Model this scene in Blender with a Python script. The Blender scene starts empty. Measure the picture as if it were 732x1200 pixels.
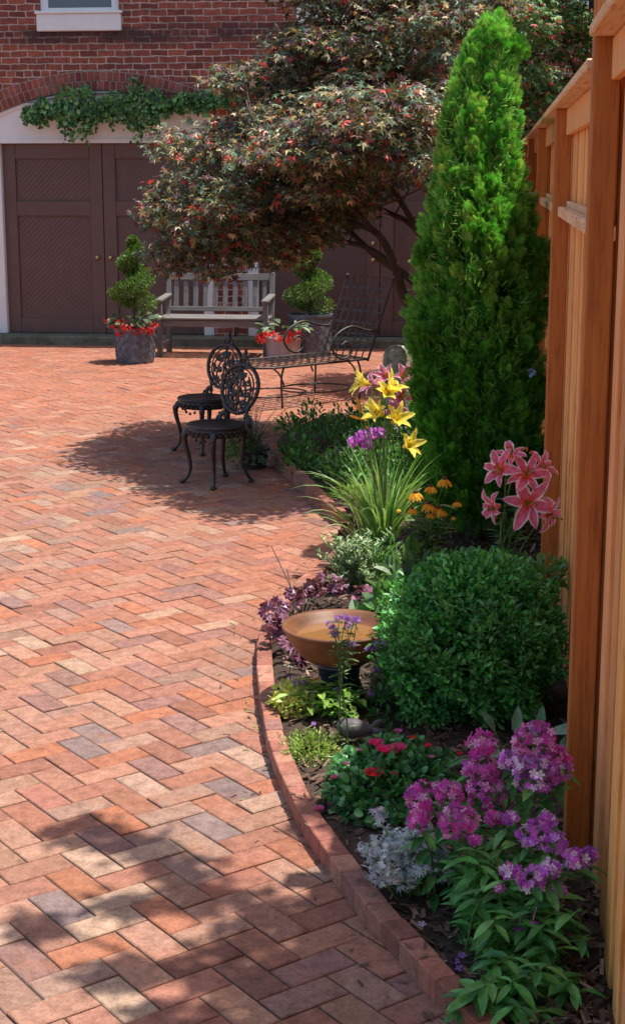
import bpy, math, random
import numpy as np
from mathutils import Vector, Matrix
C = bpy.context.scene.collection
scene = bpy.context.scene
rad = math.radians
# ------------------------------------------------------------------ camera
CAM_H, FPX, HY, VX = 1.95, 1800.0, 205.0, 580.0
pitch = math.atan((600 - HY) / FPX); yaw = math.atan((VX - 366) / FPX * math.cos(pitch))
FW = np.array([-math.sin(yaw) * math.cos(pitch), math.cos(yaw) * math.cos(pitch), -math.sin(pitch)])
RT = np.array([math.cos(yaw), math.sin(yaw), 0.0]); UP = np.cross(RT, FW)
cam = bpy.data.cameras.new('camera'); cam_o = bpy.data.objects.new('camera', cam); C.objects.link(cam_o)
cam_o.matrix_world = Matrix(((RT[0], UP[0], -FW[0], 0), (RT[1], UP[1], -FW[1], 0), (RT[2], UP[2], -FW[2], CAM_H), (0, 0, 0, 1)))
cam.sensor_fit = 'VERTICAL'; cam.sensor_height = 24; cam.lens = 24 * FPX / 1200; cam.clip_end = 600; cam.clip_start = .05
scene.camera = cam_o
# ------------------------------------------------------------------ light
SUN = Vector((0.30, 0.06, 1.0)).normalized()
w = bpy.data.worlds.new('World'); scene.world = w; w.use_nodes = True
nt = w.node_tree; bg = nt.nodes['Background']; sky = nt.nodes.new('ShaderNodeTexSky')
sky.sky_type = 'NISHITA'; sky.sun_disc = False; sky.sun_elevation = math.asin(SUN.z); sky.sun_rotation = math.atan2(SUN.x, SUN.y); sky.dust_density = 2.0; sky.ozone_density = .6
nt.links.new(sky.outputs[0], bg.inputs[0]); bg.inputs[1].default_value = 0.128
sl = bpy.data.lights.new('sun', 'SUN'); sl.energy = 4.4; sl.angle = rad(.55); sl.color = (1, .95, .87)
so = bpy.data.objects.new('sun', sl); C.objects.link(so); so.rotation_euler = SUN.to_track_quat('Z', 'Y').to_euler()
vs = scene.view_settings; vs.view_transform = 'Standard'; vs.look = 'None'; vs.exposure = 0.6; vs.gamma = 1; vs.use_curve_mapping = False

def G(px, py, z=0.0):
    r = FW + RT * (px - 366) / FPX + UP * (600 - py) / FPX
    t = (z - CAM_H) / r[2]; return np.array([r[0] * t, r[1] * t, z])
def PY(px, py, Y):
    r = FW + RT * (px - 366) / FPX + UP * (600 - py) / FPX
    t = Y / r[1]; return np.array([r[0] * t, Y, r[2] * t + CAM_H])
def sc(Y): return FPX / Y      # rough pixels per metre

# ------------------------------------------------------------------ mesh builder
class MB:
    def __init__(s): s.V = []; s.F = []; s.T = []; s.n = 0
    def add(s, V, F, tint=(1, 1, 1)):
        V = np.asarray(V, float).reshape(-1, 3); k = len(V)
        if isinstance(F, np.ndarray):
            s.F.append(F + s.n); m = len(F)
            t = np.asarray(tint, float); s.T.append(np.broadcast_to(t, (m, 3)) if t.ndim == 1 else t)
        else:
            by = {}
            for f in F: by.setdefault(len(f), []).append(f)
            for kk, fs in by.items():
                s.F.append(np.array(fs) + s.n); s.T.append(np.broadcast_to(np.asarray(tint, float), (len(fs), 3)))
        s.V.append(V); s.n += k
    def box(s, x0, x1, y0, y1, z0, z1, tint=(1, 1, 1), M=None, ch=0.0):
        if ch <= 0:
            v = np.array([(x, y, z) for z in (z0, z1) for y in (y0, y1) for x in (x0, x1)], float)
            f = [(0, 2, 3, 1), (4, 5, 7, 6), (0, 1, 5, 4), (2, 6, 7, 3), (0, 4, 6, 2), (1, 3, 7, 5)]
        else:   # chamfered box: 24 verts
            c = min(ch, (x1 - x0) / 3, (y1 - y0) / 3, (z1 - z0) / 3); v = []; idx = {}
            for sx in (0, 1):
                for sy in (0, 1):
                    for sz in (0, 1):
                        P = ((x0, x1)[sx], (y0, y1)[sy], (z0, z1)[sz]); D = ((c, -c)[sx], (c, -c)[sy], (c, -c)[sz])
                        for a in range(3):
                            q = list(P)
                            for b in range(3):
                                if b != a: q[b] += D[b]
                            idx[(sx, sy, sz, a)] = len(v); v.append(q)
            f = []
            def g(sx, sy, sz, a): return idx[(sx, sy, sz, a)]
            for q in (0, 1):
                f.append([g(q, 0, 0, 0), g(q, 1, 0, 0), g(q, 1, 1, 0), g(q, 0, 1, 0)])
                f.append([g(0, q, 0, 1), g(1, q, 0, 1), g(1, q, 1, 1), g(0, q, 1, 1)])
                f.append([g(0, 0, q, 2), g(1, 0, q, 2), g(1, 1, q, 2), g(0, 1, q, 2)])
                for r in (0, 1):
                    f.append([g(0, q, r, 1), g(1, q, r, 1), g(1, q, r, 2), g(0, q, r, 2)])
                    f.append([g(q, 0, r, 0), g(q, 1, r, 0), g(q, 1, r, 2), g(q, 0, r, 2)])
                    f.append([g(q, r, 0, 0), g(q, r, 1, 0), g(q, r, 1, 1), g(q, r, 0, 1)])
            for sx in (0, 1):
                for sy in (0, 1):
                    for sz in (0, 1): f.append([g(sx, sy, sz, a) for a in range(3)])
            v = np.array(v)
        if M is not None: v = v @ M[:3, :3].T + M[:3, 3]
        s.add(v, f, tint)
    def tube(s, pts, r, n=6, tint=(1, 1, 1), cap=True, flat=None):
        P = np.asarray(pts, float); m = len(P)
        R = np.broadcast_to(np.asarray(r, float), (m,)) if np.ndim(r) <= 1 else r
        T = np.gradient(P, axis=0); T /= np.linalg.norm(T, axis=1)[:, None] + 1e-12
        a = np.array([0, 0, 1.0]) if abs(T[0][2]) < .9 else np.array([1.0, 0, 0])
        if flat is not None: a = np.asarray(flat[0], float)
        N = a - T[0] * (a @ T[0]); N /= np.linalg.norm(N); V = []
        an = np.arange(n) * 2 * math.pi / n + (math.pi / n)
        for i in range(m):
            N = N - T[i] * (N @ T[i]); N /= np.linalg.norm(N) + 1e-12; B = np.cross(T[i], N)
            fx = 1.0 if flat is None else flat[1]
            V.append(P[i] + R[i] * (np.cos(an)[:, None] * N * fx + np.sin(an)[:, None] * B))
        V = np.concatenate(V); F = []
        for i in range(m - 1):
            for j in range(n):
                k = (j + 1) % n; F.append((i * n + j, i * n + k, (i + 1) * n + k, (i + 1) * n + j))
        if cap: F.append(tuple(range(n - 1, -1, -1))); F.append(tuple((m - 1) * n + j for j in range(n)))
        s.add(V, F, tint)
    def lathe(s, prof, c=(0, 0, 0), n=32, tint=(1, 1, 1), closed=True, sx=1, sy=1):
        pr = np.asarray(prof, float); m = len(pr); an = np.arange(n) * 2 * math.pi / n; V = []
        for r, z in pr: V.append(np.stack([c[0] + r * np.cos(an) * sx, c[1] + r * np.sin(an) * sy, np.full(n, c[2] + z)], 1))
        F = []
        for i in range(m - 1):
            for j in range(n):
                k = (j + 1) % n; F.append((i * n + j, i * n + k, (i + 1) * n + k, (i + 1) * n + j))
        if closed: F.append(tuple(range(n - 1, -1, -1))); F.append(tuple((m - 1) * n + j for j in range(n)))
        s.add(np.concatenate(V), F, tint)
    def ball(s, c, r, n=10, tint=(1, 1, 1)):
        r = np.broadcast_to(np.asarray(r, float), (3,))
        pr = [(max(1e-4, math.sin(math.pi * i / n)), -math.cos(math.pi * i / n)) for i in range(n + 1)]
        m = MB(); m.lathe(pr, n=2 * n); V = np.concatenate(m.V) * r + np.asarray(c)
        s.add(V, [tuple(f) for F in m.F for f in F.tolist()], tint)
    def leaves(s, tm, P, A, N, S, col):
        """tm=(verts, faces) template: y along the leaf, z its upper side"""
        tv, tf = tm; tv = np.asarray(tv, float); P = np.asarray(P, float); n = len(P)
        if n == 0: return
        A = A / (np.linalg.norm(A, axis=1)[:, None] + 1e-9)
        Z = N - A * np.sum(N * A, 1)[:, None]; Z /= np.linalg.norm(Z, axis=1)[:, None] + 1e-9
        X = np.cross(A, Z); S = np.broadcast_to(np.asarray(S, float), (n,))
        V = P[:, None] + S[:, None, None] * (tv[None, :, 0:1] * X[:, None] + tv[None, :, 1:2] * A[:, None] + tv[None, :, 2:3] * Z[:, None])
        off = (np.arange(n) * len(tv))[:, None, None]; base = s.n
        col = np.broadcast_to(np.asarray(col, float), (n, 3)); by = {}
        for i, f in enumerate(tf): by.setdefault(len(f), []).append(f)
        for fs in by.values():
            fa = np.array(fs); s.F.append((off + fa[None]).reshape(-1, fa.shape[1]) + base)
            s.T.append(np.repeat(col, len(fa), axis=0))
        s.V.append(V.reshape(-1, 3)); s.n += n * len(tv)
    def build(s, name, mat, parent=None, org=None, smooth=False, local=False):
        me = bpy.data.meshes.new(name)
        V = np.concatenate(s.V) if s.V else np.zeros((0, 3))
        o = bpy.data.objects.new(name, me); C.objects.link(o)
        if parent is not None:
            root = parent
            while root.parent: root = root.parent
            if not local: V = V - np.array(root.location)
            o.parent = parent
        elif org is not None: V = V - np.asarray(org); o.location = org
        me.vertices.add(len(V)); me.vertices.foreach_set('co', V.astype(np.float32).ravel())
        loops = np.concatenate([f.ravel() for f in s.F]); cnt = np.concatenate([np.full(len(f), f.shape[1]) for f in s.F])
        me.loops.add(len(loops)); me.loops.foreach_set('vertex_index', loops.astype(np.int32))
        me.polygons.add(len(cnt)); me.polygons.foreach_set('loop_start', (np.cumsum(cnt) - cnt).astype(np.int32))
        me.update(calc_edges=True)
        at = me.attributes.new('tint', 'FLOAT_COLOR', 'FACE'); T = np.concatenate(s.T)
        at.data.foreach_set('color', np.concatenate([T, np.ones((len(T), 1))], 1).astype(np.float32).ravel())
        me.polygons.foreach_set('use_smooth', np.full(len(cnt), bool(smooth)))
        me.materials.append(mat); me.update(); me.validate()
        return o
def tag(o, label=None, cat=None, group=None, kind=None):
    if label: o['label'] = label
    if cat: o['category'] = cat
    if group: o['group'] = group
    if kind: o['kind'] = kind
    return o
def thing(name, label, cat, loc=(0, 0, 0), rz=0, group=None):
    o = bpy.data.objects.new(name, None); C.objects.link(o); o.location = tuple(float(a) for a in loc); o.rotation_euler = (0, 0, rz)
    o.empty_display_size = .1; return tag(o, label, cat, group)
def cat_curve(pts, k=6):
    P = np.asarray(pts, float); Q = np.concatenate([[2 * P[0] - P[1]], P, [2 * P[-1] - P[-2]]]); out = []
    for i in range(1, len(Q) - 2):
        for t in np.arange(k) / k:
            out.append(.5 * ((2 * Q[i]) + (-Q[i-1] + Q[i+1]) * t + (2*Q[i-1] - 5*Q[i] + 4*Q[i+1] - Q[i+2]) * t*t + (-Q[i-1] + 3*Q[i] - 3*Q[i+1] + Q[i+2]) * t**3))
    out.append(P[-1]); return np.array(out)
def rotz(a): c, s_ = math.cos(a), math.sin(a); return np.array([[c, -s_, 0], [s_, c, 0], [0, 0, 1.0]])
def mat4(R=None, t=(0, 0, 0)):
    M = np.eye(4); 
    if R is not None: M[:3, :3] = R
    M[:3, 3] = t; return M

# ------------------------------------------------------------------ materials
def newmat(name):
    m = bpy.data.materials.new(name); m.use_nodes = True; t = m.node_tree; return m, t, t.nodes['Principled BSDF']
def nd(t, typ, **kw):
    n = t.nodes.new(typ)
    for k, v in kw.items(): setattr(n, k, v)
    return n
def mixc(t, fac, a, b, mode='MIX'):
    n = nd(t, 'ShaderNodeMix', data_type='RGBA', blend_type=mode)
    for s_, v in ((0, fac), (6, a), (7, b)):
        if hasattr(v, 'is_linked') or hasattr(v, 'links'): t.links.new(v, n.inputs[s_])
        elif isinstance(v, (tuple, list)): n.inputs[s_].default_value = (*v[:3], 1)
        else: n.inputs[s_].default_value = v
    return n.outputs[2]
def noise(t, scale, detail=4, rough=.55, vec=None, out=0):
    n = nd(t, 'ShaderNodeTexNoise'); n.inputs['Scale'].default_value = scale; n.inputs['Detail'].default_value = detail; n.inputs['Roughness'].default_value = rough
    if vec is not None: t.links.new(vec, n.inputs['Vector'])
    return n.outputs[out]
def ramp(t, src, stops):
    n = nd(t, 'ShaderNodeValToRGB'); e = n.color_ramp.elements
    while len(e) < len(stops): e.new(.5)
    for k, (p, c) in enumerate(stops): e[k].position = p; e[k].color = (*c, 1) if len(c) == 3 else c
    t.links.new(src, n.inputs[0]); return n.outputs[0]
def bump(t, b, h, strength=.4, dist=.01):
    n = nd(t, 'ShaderNodeBump'); n.inputs['Strength'].default_value = strength; n.inputs['Distance'].default_value = dist
    t.links.new(h, n.inputs['Height']); t.links.new(n.outputs[0], b.inputs['Normal'])
def coords(t, scale=(1, 1, 1), kind='Object'):
    c = nd(t, 'ShaderNodeTexCoord'); mp = nd(t, 'ShaderNodeMapping'); mp.inputs['Scale'].default_value = scale
    t.links.new(c.outputs[kind], mp.inputs[0]); return mp.outputs[0]
def worldpos(t, scale=(1, 1, 1)):
    c = nd(t, 'ShaderNodeNewGeometry'); mp = nd(t, 'ShaderNodeMapping'); mp.inputs['Scale'].default_value = scale
    t.links.new(c.outputs['Position'], mp.inputs[0]); return mp.outputs[0]
def tint(t): n = nd(t, 'ShaderNodeAttribute', attribute_name='tint'); return n.outputs['Color']
def g3(v): return (v, v, v)
def leafmat(name, rough=.45, trans=.3, spec=.5, tgain=(1.5, 1.5, .8)):
    m, t, b = newmat(name); col = mixc(t, 1.0, tint(t), ramp(t, noise(t, 45, 3, vec=coords(t)), [(.3, g3(.72)), (.7, g3(1.25))]), 'MULTIPLY')
    t.links.new(col, b.inputs['Base Color']); b.inputs['Roughness'].default_value = rough; b.inputs['Specular IOR Level'].default_value = spec
    tr = nd(t, 'ShaderNodeBsdfTranslucent'); t.links.new(mixc(t, 1.0, col, tgain, 'MULTIPLY'), tr.inputs[0])
    mx = nd(t, 'ShaderNodeMixShader'); mx.inputs[0].default_value = trans
    t.links.new(b.outputs[0], mx.inputs[1]); t.links.new(tr.outputs[0], mx.inputs[2])
    t.links.new(mx.outputs[0], t.nodes['Material Output'].inputs[0]); return m
def plain(name, col, rough=.6, metal=0, var=.25, scale=8, bs=.2, bd=.004, spec=.5, use_tint=False, col2=None, s2=3):
    m, t, b = newmat(name); v = coords(t)
    f = ramp(t, noise(t, scale, 6, .65, v), [(.3, g3(1 - var)), (.7, g3(1 + var))])
    base = mixc(t, 1.0, tint(t), col, 'MULTIPLY') if use_tint else col
    if col2: base = mixc(t, ramp(t, noise(t, s2, 5, .7, v), [(.45, g3(0)), (.62, g3(1))]), base, col2)
    c = mixc(t, 1.0, base, f, 'MULTIPLY'); t.links.new(c, b.inputs['Base Color'])
    b.inputs['Roughness'].default_value = rough; b.inputs['Metallic'].default_value = metal; b.inputs['Specular IOR Level'].default_value = spec
    if bs: bump(t, b, noise(t, scale * 5, 5, .6, v), bs, bd)
    return m
M = {}
M['leaf'] = leafmat('leaf_green'); M['maple'] = leafmat('maple_leaf', .46, .26, .5, (1.35, .95, .65)); M['waxleaf'] = leafmat('waxy_leaf', .36, .25, .5)
M['petal'] = leafmat('petal', .55, .45, .25, (1.25, 1.2, 1.2)); M['felt'] = leafmat('felted_leaf', .9, .15, .1, (1, 1, 1))
M['conifer'] = leafmat('conifer_spray', .62, .36, .3, (1.0, 1.45, .7))
M['bark'] = plain('bark', (.075, .05, .038), .9, var=.4, scale=14, bs=.8, bd=.01)
M['stem'] = plain('green_stem', (.10, .19, .04), .6, var=.3, scale=30, bs=0)
M['iron'] = plain('black_cast_iron', (.012, .014, .017), .33, var=.5, scale=40, bs=.5, bd=.003, spec=.6, col2=(.035, .028, .022), s2=25)
M['wire'] = plain('dark_wrought_iron', (.022, .021, .02), .5, var=.4, scale=40, bs=.3, bd=.002, col2=(.06, .04, .03), s2=30)
M['white'] = plain('white_painted_wood', (.78, .77, .76), .55, var=.06, scale=5, bs=.1)
M['lead'] = plain('lead_grey_glaze', (.075, .095, .13), .45, var=.35, scale=14, bs=.3, bd=.004, col2=(.15, .17, .20), s2=18)
M['pinkpot'] = plain('pinkish_grey_pot', (.34, .29, .29), .6, var=.2, scale=14, bs=.3, bd=.004)
M['stone'] = plain('weathered_stone', (.50, .46, .37), .9, var=.35, scale=22, bs=.7, bd=.006, col2=(.24, .23, .17), s2=9)
M['teak'] = None
M['concrete'] = plain('mossy_concrete', (.15, .15, .11), .9, var=.35, scale=9, bs=.5, bd=.01, col2=(.09, .10, .06), s2=4)
M['doorpaint'] = plain('brown_door_paint', (.125, .066, .056), .5, var=.12, scale=6, bs=.1)
M['brass'] = plain('brass', (.55, .42, .2), .3, 1, var=.1, bs=0)
M['grey_stone'] = plain('smooth_grey_stone', (.095, .085, .09), .6, var=.25, scale=30, bs=.3, bd=.002)
M['glaze'] = plain('dark_blue_glaze', (.022, .032, .05), .18, var=.5, scale=9, bs=.1)
M['blackpot'] = plain('black_plastic', (.02, .02, .02), .5, bs=0)
M['roofing'] = plain('roofing', (.1, .1, .1), .9)

def m_paver():
    m, t, b = newmat('brick_paver'); v = worldpos(t); base = tint(t)
    c = mixc(t, 1.0, base, ramp(t, noise(t, 22, 7, .68, v), [(.26, (.55, .52, .50)), (.5, g3(.98)), (.74, (1.30, 1.36, 1.38))]), 'MULTIPLY')
    pits = ramp(t, noise(t, 260, 3, .6, v), [(.30, (.5, .45, .42)), (.42, g3(1))]); c = mixc(t, .8, c, pits, 'MULTIPLY')
    v2 = worldpos(t, (1, 1, 1)); blot = ramp(t, noise(t, 5, 5, .7, v2), [(.54, g3(0)), (.70, g3(1))]); c = mixc(t, mixc(t, 1.0, blot, g3(.42), 'MULTIPLY'), c, (.36, .115, .04))
    pale = ramp(t, noise(t, 9, 6, .75, worldpos(t, (1.3, .8, 1))), [(.60, g3(0)), (.72, g3(.45))]); c = mixc(t, pale, c, (.50, .36, .28))
    gr = ramp(t, noise(t, 90, 4, .75, v), [(.3, g3(.72)), (.5, g3(1)), (.7, g3(1.2))]); c = mixc(t, 1.0, c, gr, 'MULTIPLY')
    t.links.new(c, b.inputs['Base Color']); b.inputs['Roughness'].default_value = .82; b.inputs['Specular IOR Level'].default_value = .3
    h = nd(t, 'ShaderNodeMath', operation='ADD'); t.links.new(noise(t, 120, 5, .7, v), h.inputs[0]); t.links.new(noise(t, 25, 3, .5, v), h.inputs[1])
    bump(t, b, h.outputs[0], .6, .005); return m
M['paver'] = m_paver()
def m_wallbrick():
    m, t, b = newmat('old_red_brick'); g = nd(t, 'ShaderNodeNewGeometry'); sp = nd(t, 'ShaderNodeSeparateXYZ'); t.links.new(g.outputs['Position'], sp.inputs[0])
    cb = nd(t, 'ShaderNodeCombineXYZ'); ad = nd(t, 'ShaderNodeMath', operation='ADD'); t.links.new(sp.outputs[0], ad.inputs[0]); t.links.new(sp.outputs[1], ad.inputs[1])
    t.links.new(ad.outputs[0], cb.inputs[0]); t.links.new(sp.outputs[2], cb.inputs[1])
    wob = mixc(t, .035, cb.outputs[0], noise(t, 7, 2, vec=g.outputs['Position'], out=1), 'ADD')
    br = nd(t, 'ShaderNodeTexBrick'); t.links.new(wob, br.inputs['Vector']); br.offset = .5; br.squash = .5; br.squash_frequency = 6
    for k, vv in (('Scale', 1), ('Mortar Size', .0068), ('Mortar Smooth', .25), ('Bias', 0), ('Brick Width', .205), ('Row Height', .073)): br.inputs[k].default_value = vv
    br.inputs['Color1'].default_value = (.36, .095, .055, 1); br.inputs['Color2'].default_value = (.17, .042, .034, 1); br.inputs['Mortar'].default_value = (.50, .41, .34, 1)
    c = mixc(t, 1.0, br.outputs[0], ramp(t, noise(t, 14, 6, .7, g.outputs['Position']), [(.3, g3(.6)), (.7, g3(1.35))]), 'MULTIPLY')
    # soot and dirt bands with their own ragged shape
    mp = nd(t, 'ShaderNodeMapping'); mp.inputs['Scale'].default_value = (.8, .8, 5); t.links.new(g.outputs['Position'], mp.inputs[0])
    n1 = noise(t, 1.4, 6, .65, mp.outputs[0]); mr = nd(t, 'ShaderNodeMapRange'); mr.inputs[1].default_value = 3.36; mr.inputs[2].default_value = 3.46; t.links.new(sp.outputs[2], mr.inputs[0])
    mr2 = nd(t, 'ShaderNodeMapRange'); mr2.inputs[1].default_value = 3.66; mr2.inputs[2].default_value = 3.56; t.links.new(sp.outputs[2], mr2.inputs[0])
    mm = nd(t, 'ShaderNodeMath', operation='MULTIPLY'); t.links.new(mr.outputs[0], mm.inputs[0]); t.links.new(mr2.outputs[0], mm.inputs[1])
    nn = ramp(t, n1, [(.42, g3(.25)), (.55, g3(.9))]); m2 = nd(t, 'ShaderNodeMath', operation='MULTIPLY'); t.links.new(mm.outputs[0], m2.inputs[0]); t.links.new(nn, m2.inputs[1])
    c = mixc(t, m2.outputs[0], c, (.045, .025, .025))
    c = mixc(t, ramp(t, noise(t, 2.2, 7, .7, mp.outputs[0]), [(.50, g3(0)), (.70, g3(.55))]), c, (.08, .04, .04))
    t.links.new(c, b.inputs['Base Color']); b.inputs['Roughness'].default_value = .9
    h = nd(t, 'ShaderNodeMath', operation='SUBTRACT'); t.links.new(noise(t, 60, 4, .6, g.outputs['Position']), h.inputs[0]); t.links.new(br.outputs[1], h.inputs[1])
    bump(t, b, h.outputs[0], .6, .008); return m
M['wallbrick'] = m_wallbrick()
def m_archbrick():
    return plain('arch_brick', (1, 1, 1), .9, var=.3, scale=16, bs=.5, bd=.006, use_tint=True)
M['archbrick'] = m_archbrick()
M['mortar'] = plain('mortar', (.34, .27, .22), .95, var=.2, scale=20)
def m_wood(name, c1, c2, dark, axis='z', rough=.6, grain=1.0):
    m, t, b = newmat(name); s_ = {'z': (14, 14, .8), 'x': (.8, 14, 14), 'y': (14, .8, 14)}[axis]
    v = worldpos(t, s_); n1 = noise(t, 3.2, 6, .6, v); c = ramp(t, n1, [(.3, c1), (.68, c2)])
    v2 = worldpos(t, tuple(x * 3 for x in s_)); st = ramp(t, noise(t, 2.5, 4, .65, v2), [(.34, (.62, .52, .45)), (.5, g3(1))]); c = mixc(t, .8 * grain, c, st, 'MULTIPLY')
    kn = ramp(t, noise(t, 4.2, 2, .5, worldpos(t, (2.2, 2.2, 1.0))), [(.24, dark), (.29, g3(1))]); c = mixc(t, 1.0, c, kn, 'MULTIPLY')
    c = mixc(t, 1.0, c, tint(t), 'MULTIPLY'); t.links.new(c, b.inputs['Base Color']); b.inputs['Roughness'].default_value = rough
    bump(t, b, noise(t, 5, 5, .6, v2), .18, .002); return m
M['cedar'] = m_wood('cedar_boards', (.82, .33, .08), (.94, .51, .18), (.62, .42, .30))
M['cedar_post'] = m_wood('cedar_posts', (.48, .145, .022), (.62, .225, .042), (.6, .42, .30))
M['cedar_cap'] = m_wood('cedar_cap', (.78, .44, .21), (.88, .60, .36), (.7, .5, .4), 'y')
M['teak'] = m_wood('weathered_teak', (.11, .105, .10), (.21, .205, .20), (.6, .55, .5), 'z', .8)
M['teakx'] = m_wood('weathered_teak_long', (.12, .11, .10), (.22, .21, .20), (.6, .55, .5), 'x', .8)
def m_glass():
    m, t, b = newmat('window_glass'); b.inputs['Base Color'].default_value = (.05, .07, .10, 1); b.inputs['Roughness'].default_value = .06; b.inputs['Specular IOR Level'].default_value = .9; return m
M['glass'] = m_glass()
def m_terra():
    m, t, b = newmat('bronze_glaze'); v = coords(t)
    c = ramp(t, noise(t, 9, 6, .6, v), [(.3, (.10, .038, .016)), (.7, (.24, .10, .045))]); t.links.new(c, b.inputs['Base Color'])
    b.inputs['Roughness'].default_value = .5; b.inputs['Specular IOR Level'].default_value = .35; bump(t, b, noise(t, 40, 3, vec=v), .15, .003); return m
M['bronze'] = m_terra()
def m_water():
    m, t, b = newmat('bath_water'); b.inputs['Base Color'].default_value = (.26, .125, .045, 1); b.inputs['Roughness'].default_value = .03
    b.inputs['Specular IOR Level'].default_value = .6; bump(t, b, noise(t, 14, 2, vec=coords(t)), .12, .01); return m
M['water'] = m_water()
def m_soil():
    m, t, b = newmat('soil'); v = worldpos(t); c = ramp(t, noise(t, 30, 8, .7, v), [(.3, (.03, .019, .013)), (.7, (.12, .075, .05))])
    t.links.new(c, b.inputs['Base Color']); b.inputs['Roughness'].default_value = .95; bump(t, b, noise(t, 70, 5, .7, v), .8, .02); return m
M['soil'] = m_soil()
M['sand'] = plain('joint_sand', (.11, .07, .05), .95, var=.3, scale=30, bs=.5, bd=.006)
M['mulch'] = plain('mulch_chip', (1, 1, 1), .9, use_tint=True, var=.3, scale=60, bs=0)

rng = np.random.default_rng(7)
def rdir(n, r=rng): v = r.normal(size=(n, 3)); return v / np.linalg.norm(v, axis=1)[:, None]
def pal(n, cols, wts=None, jit=.2, r=rng, cj=.06):
    c = np.array(cols)[r.choice(len(cols), n, p=None if wts is None else np.array(wts) / sum(wts))]
    return np.clip(c * (1 + jit * r.normal(size=(n, 1))) * (1 + cj * r.normal(size=(n, 3))), .004, .95)
# leaf templates
def t_oval(w=.5, fold=.12, tipdroop=.12):
    ys = [0, .25, .55, .82, 1.0]; ws = [.0, .75, 1.0, .6, 0]; V = []; F = []
    for y, q in zip(ys, ws): V += [(0, y, -tipdroop * y * y), (-w / 2 * q, y, fold * q - tipdroop * y * y), (w / 2 * q, y, fold * q - tipdroop * y * y)]
    for i in range(4):
        a, b_ = 3 * i, 3 * i + 3
        if i == 0: F += [(a, b_, b_ + 1), (a, b_ + 2, b_)]
        elif i == 3: F += [(a, b_, a + 1), (a, a + 2, b_)]
        else: F += [(a, b_, b_ + 1, a + 1), (a, a + 2, b_ + 2, b_)]
    return V, F
def t_diamond(w=.5, fold=.1): return [(0, 0, 0), (-w / 2, .45, fold), (0, 1, 0), (w / 2, .45, fold)], [(0, 2, 1), (0, 3, 2)]
def t_star(lobes=5, notch=.35, droop=.18):
    V = [(0, .12, 0)]; F = []; an = np.linspace(-2.15, 2.15, lobes); L = [.62, .85, 1.0, .85, .62] if lobes == 5 else [.5, .75, .93, 1, .93, .75, .5]
    def pt(a, r, z): return (r * math.sin(a), .12 + r * math.cos(a), z)
    d = an[1] - an[0]
    V.append(pt(an[0] - d * .55, notch * .5, 0))
    for i, a in enumerate(an):
        V.append(pt(a, L[i], -droop * L[i])); V.append(pt(a + d / 2, notch if i < lobes - 1 else notch * .5, .03))
    for i in range(lobes): F.append((0, 1 + 2 * i, 2 + 2 * i, 3 + 2 * i))
    return V, F
def t_flower(n=5, inner=.12, w=.9, cup=.15, zc=0):
    V = [(0, 0, zc)]; F = []
    for i in range(n):
        a = 2 * math.pi * i / n; h = math.pi / n * w; k = len(V)
        for aa, r, z in ((a - h * .9, .62, cup * .6), (a - h * .45, .98, cup), (a + h * .45, .98, cup), (a + h * .9, .62, cup * .6)): V.append((r * math.cos(aa), r * math.sin(aa), z))
        F += [(0, k, k + 1, k + 2), (0, k + 2, k + 3)]
    return V, F
def t_spray():
    V = []; F = []
    def dia(x0, y0, x1, y1, w, z0, z1):
        k = len(V); dx, dy = x1 - x0, y1 - y0; l = math.hypot(dx, dy); nx, ny = -dy / l * w, dx / l * w; mx, my = x0 + dx * .55, y0 + dy * .55
        nx *= .52; ny *= .52; V.extend([(x0, y0, z0), (mx + nx, my + ny, (z0 + z1) / 2), (x1, y1, z1), (mx - nx, my - ny, (z0 + z1) / 2)]); F.append((k, k + 1, k + 2, k + 3))
    dia(0, 0, 0, 1, .07, 0, .05)
    for y, l in ((.12, .42), (.3, .46), (.48, .4), (.64, .3), (.78, .2)):
        for s_ in (-1, 1): dia(0, y, s_ * l * .75, y + l * .75, .075, 0, .06 + .05 * s_)
    return V, F
LV = t_oval(); LVn = t_oval(.26, .05, .25); LVw = t_oval(.8, .1, .2); DM = t_diamond(); STAR = t_star(); SPR = t_spray()
NEED = t_diamond(.14, .02); FL5 = t_flower(); CHIP = ([(-.12, 0, 0), (.12, .05, 0), (.1, 1, .05), (-.09, .92, .05)], [(0, 1, 2, 3)])

# ================================================================== GROUND, PATIO
mb = MB(); mb.add([(-150, -60, -.006), (150, -60, -.006), (150, 260, -.006), (-150, 260, -.006)], [(0, 1, 2, 3)])
tag(mb.build('ground', M['sand']), kind='structure')
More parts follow.
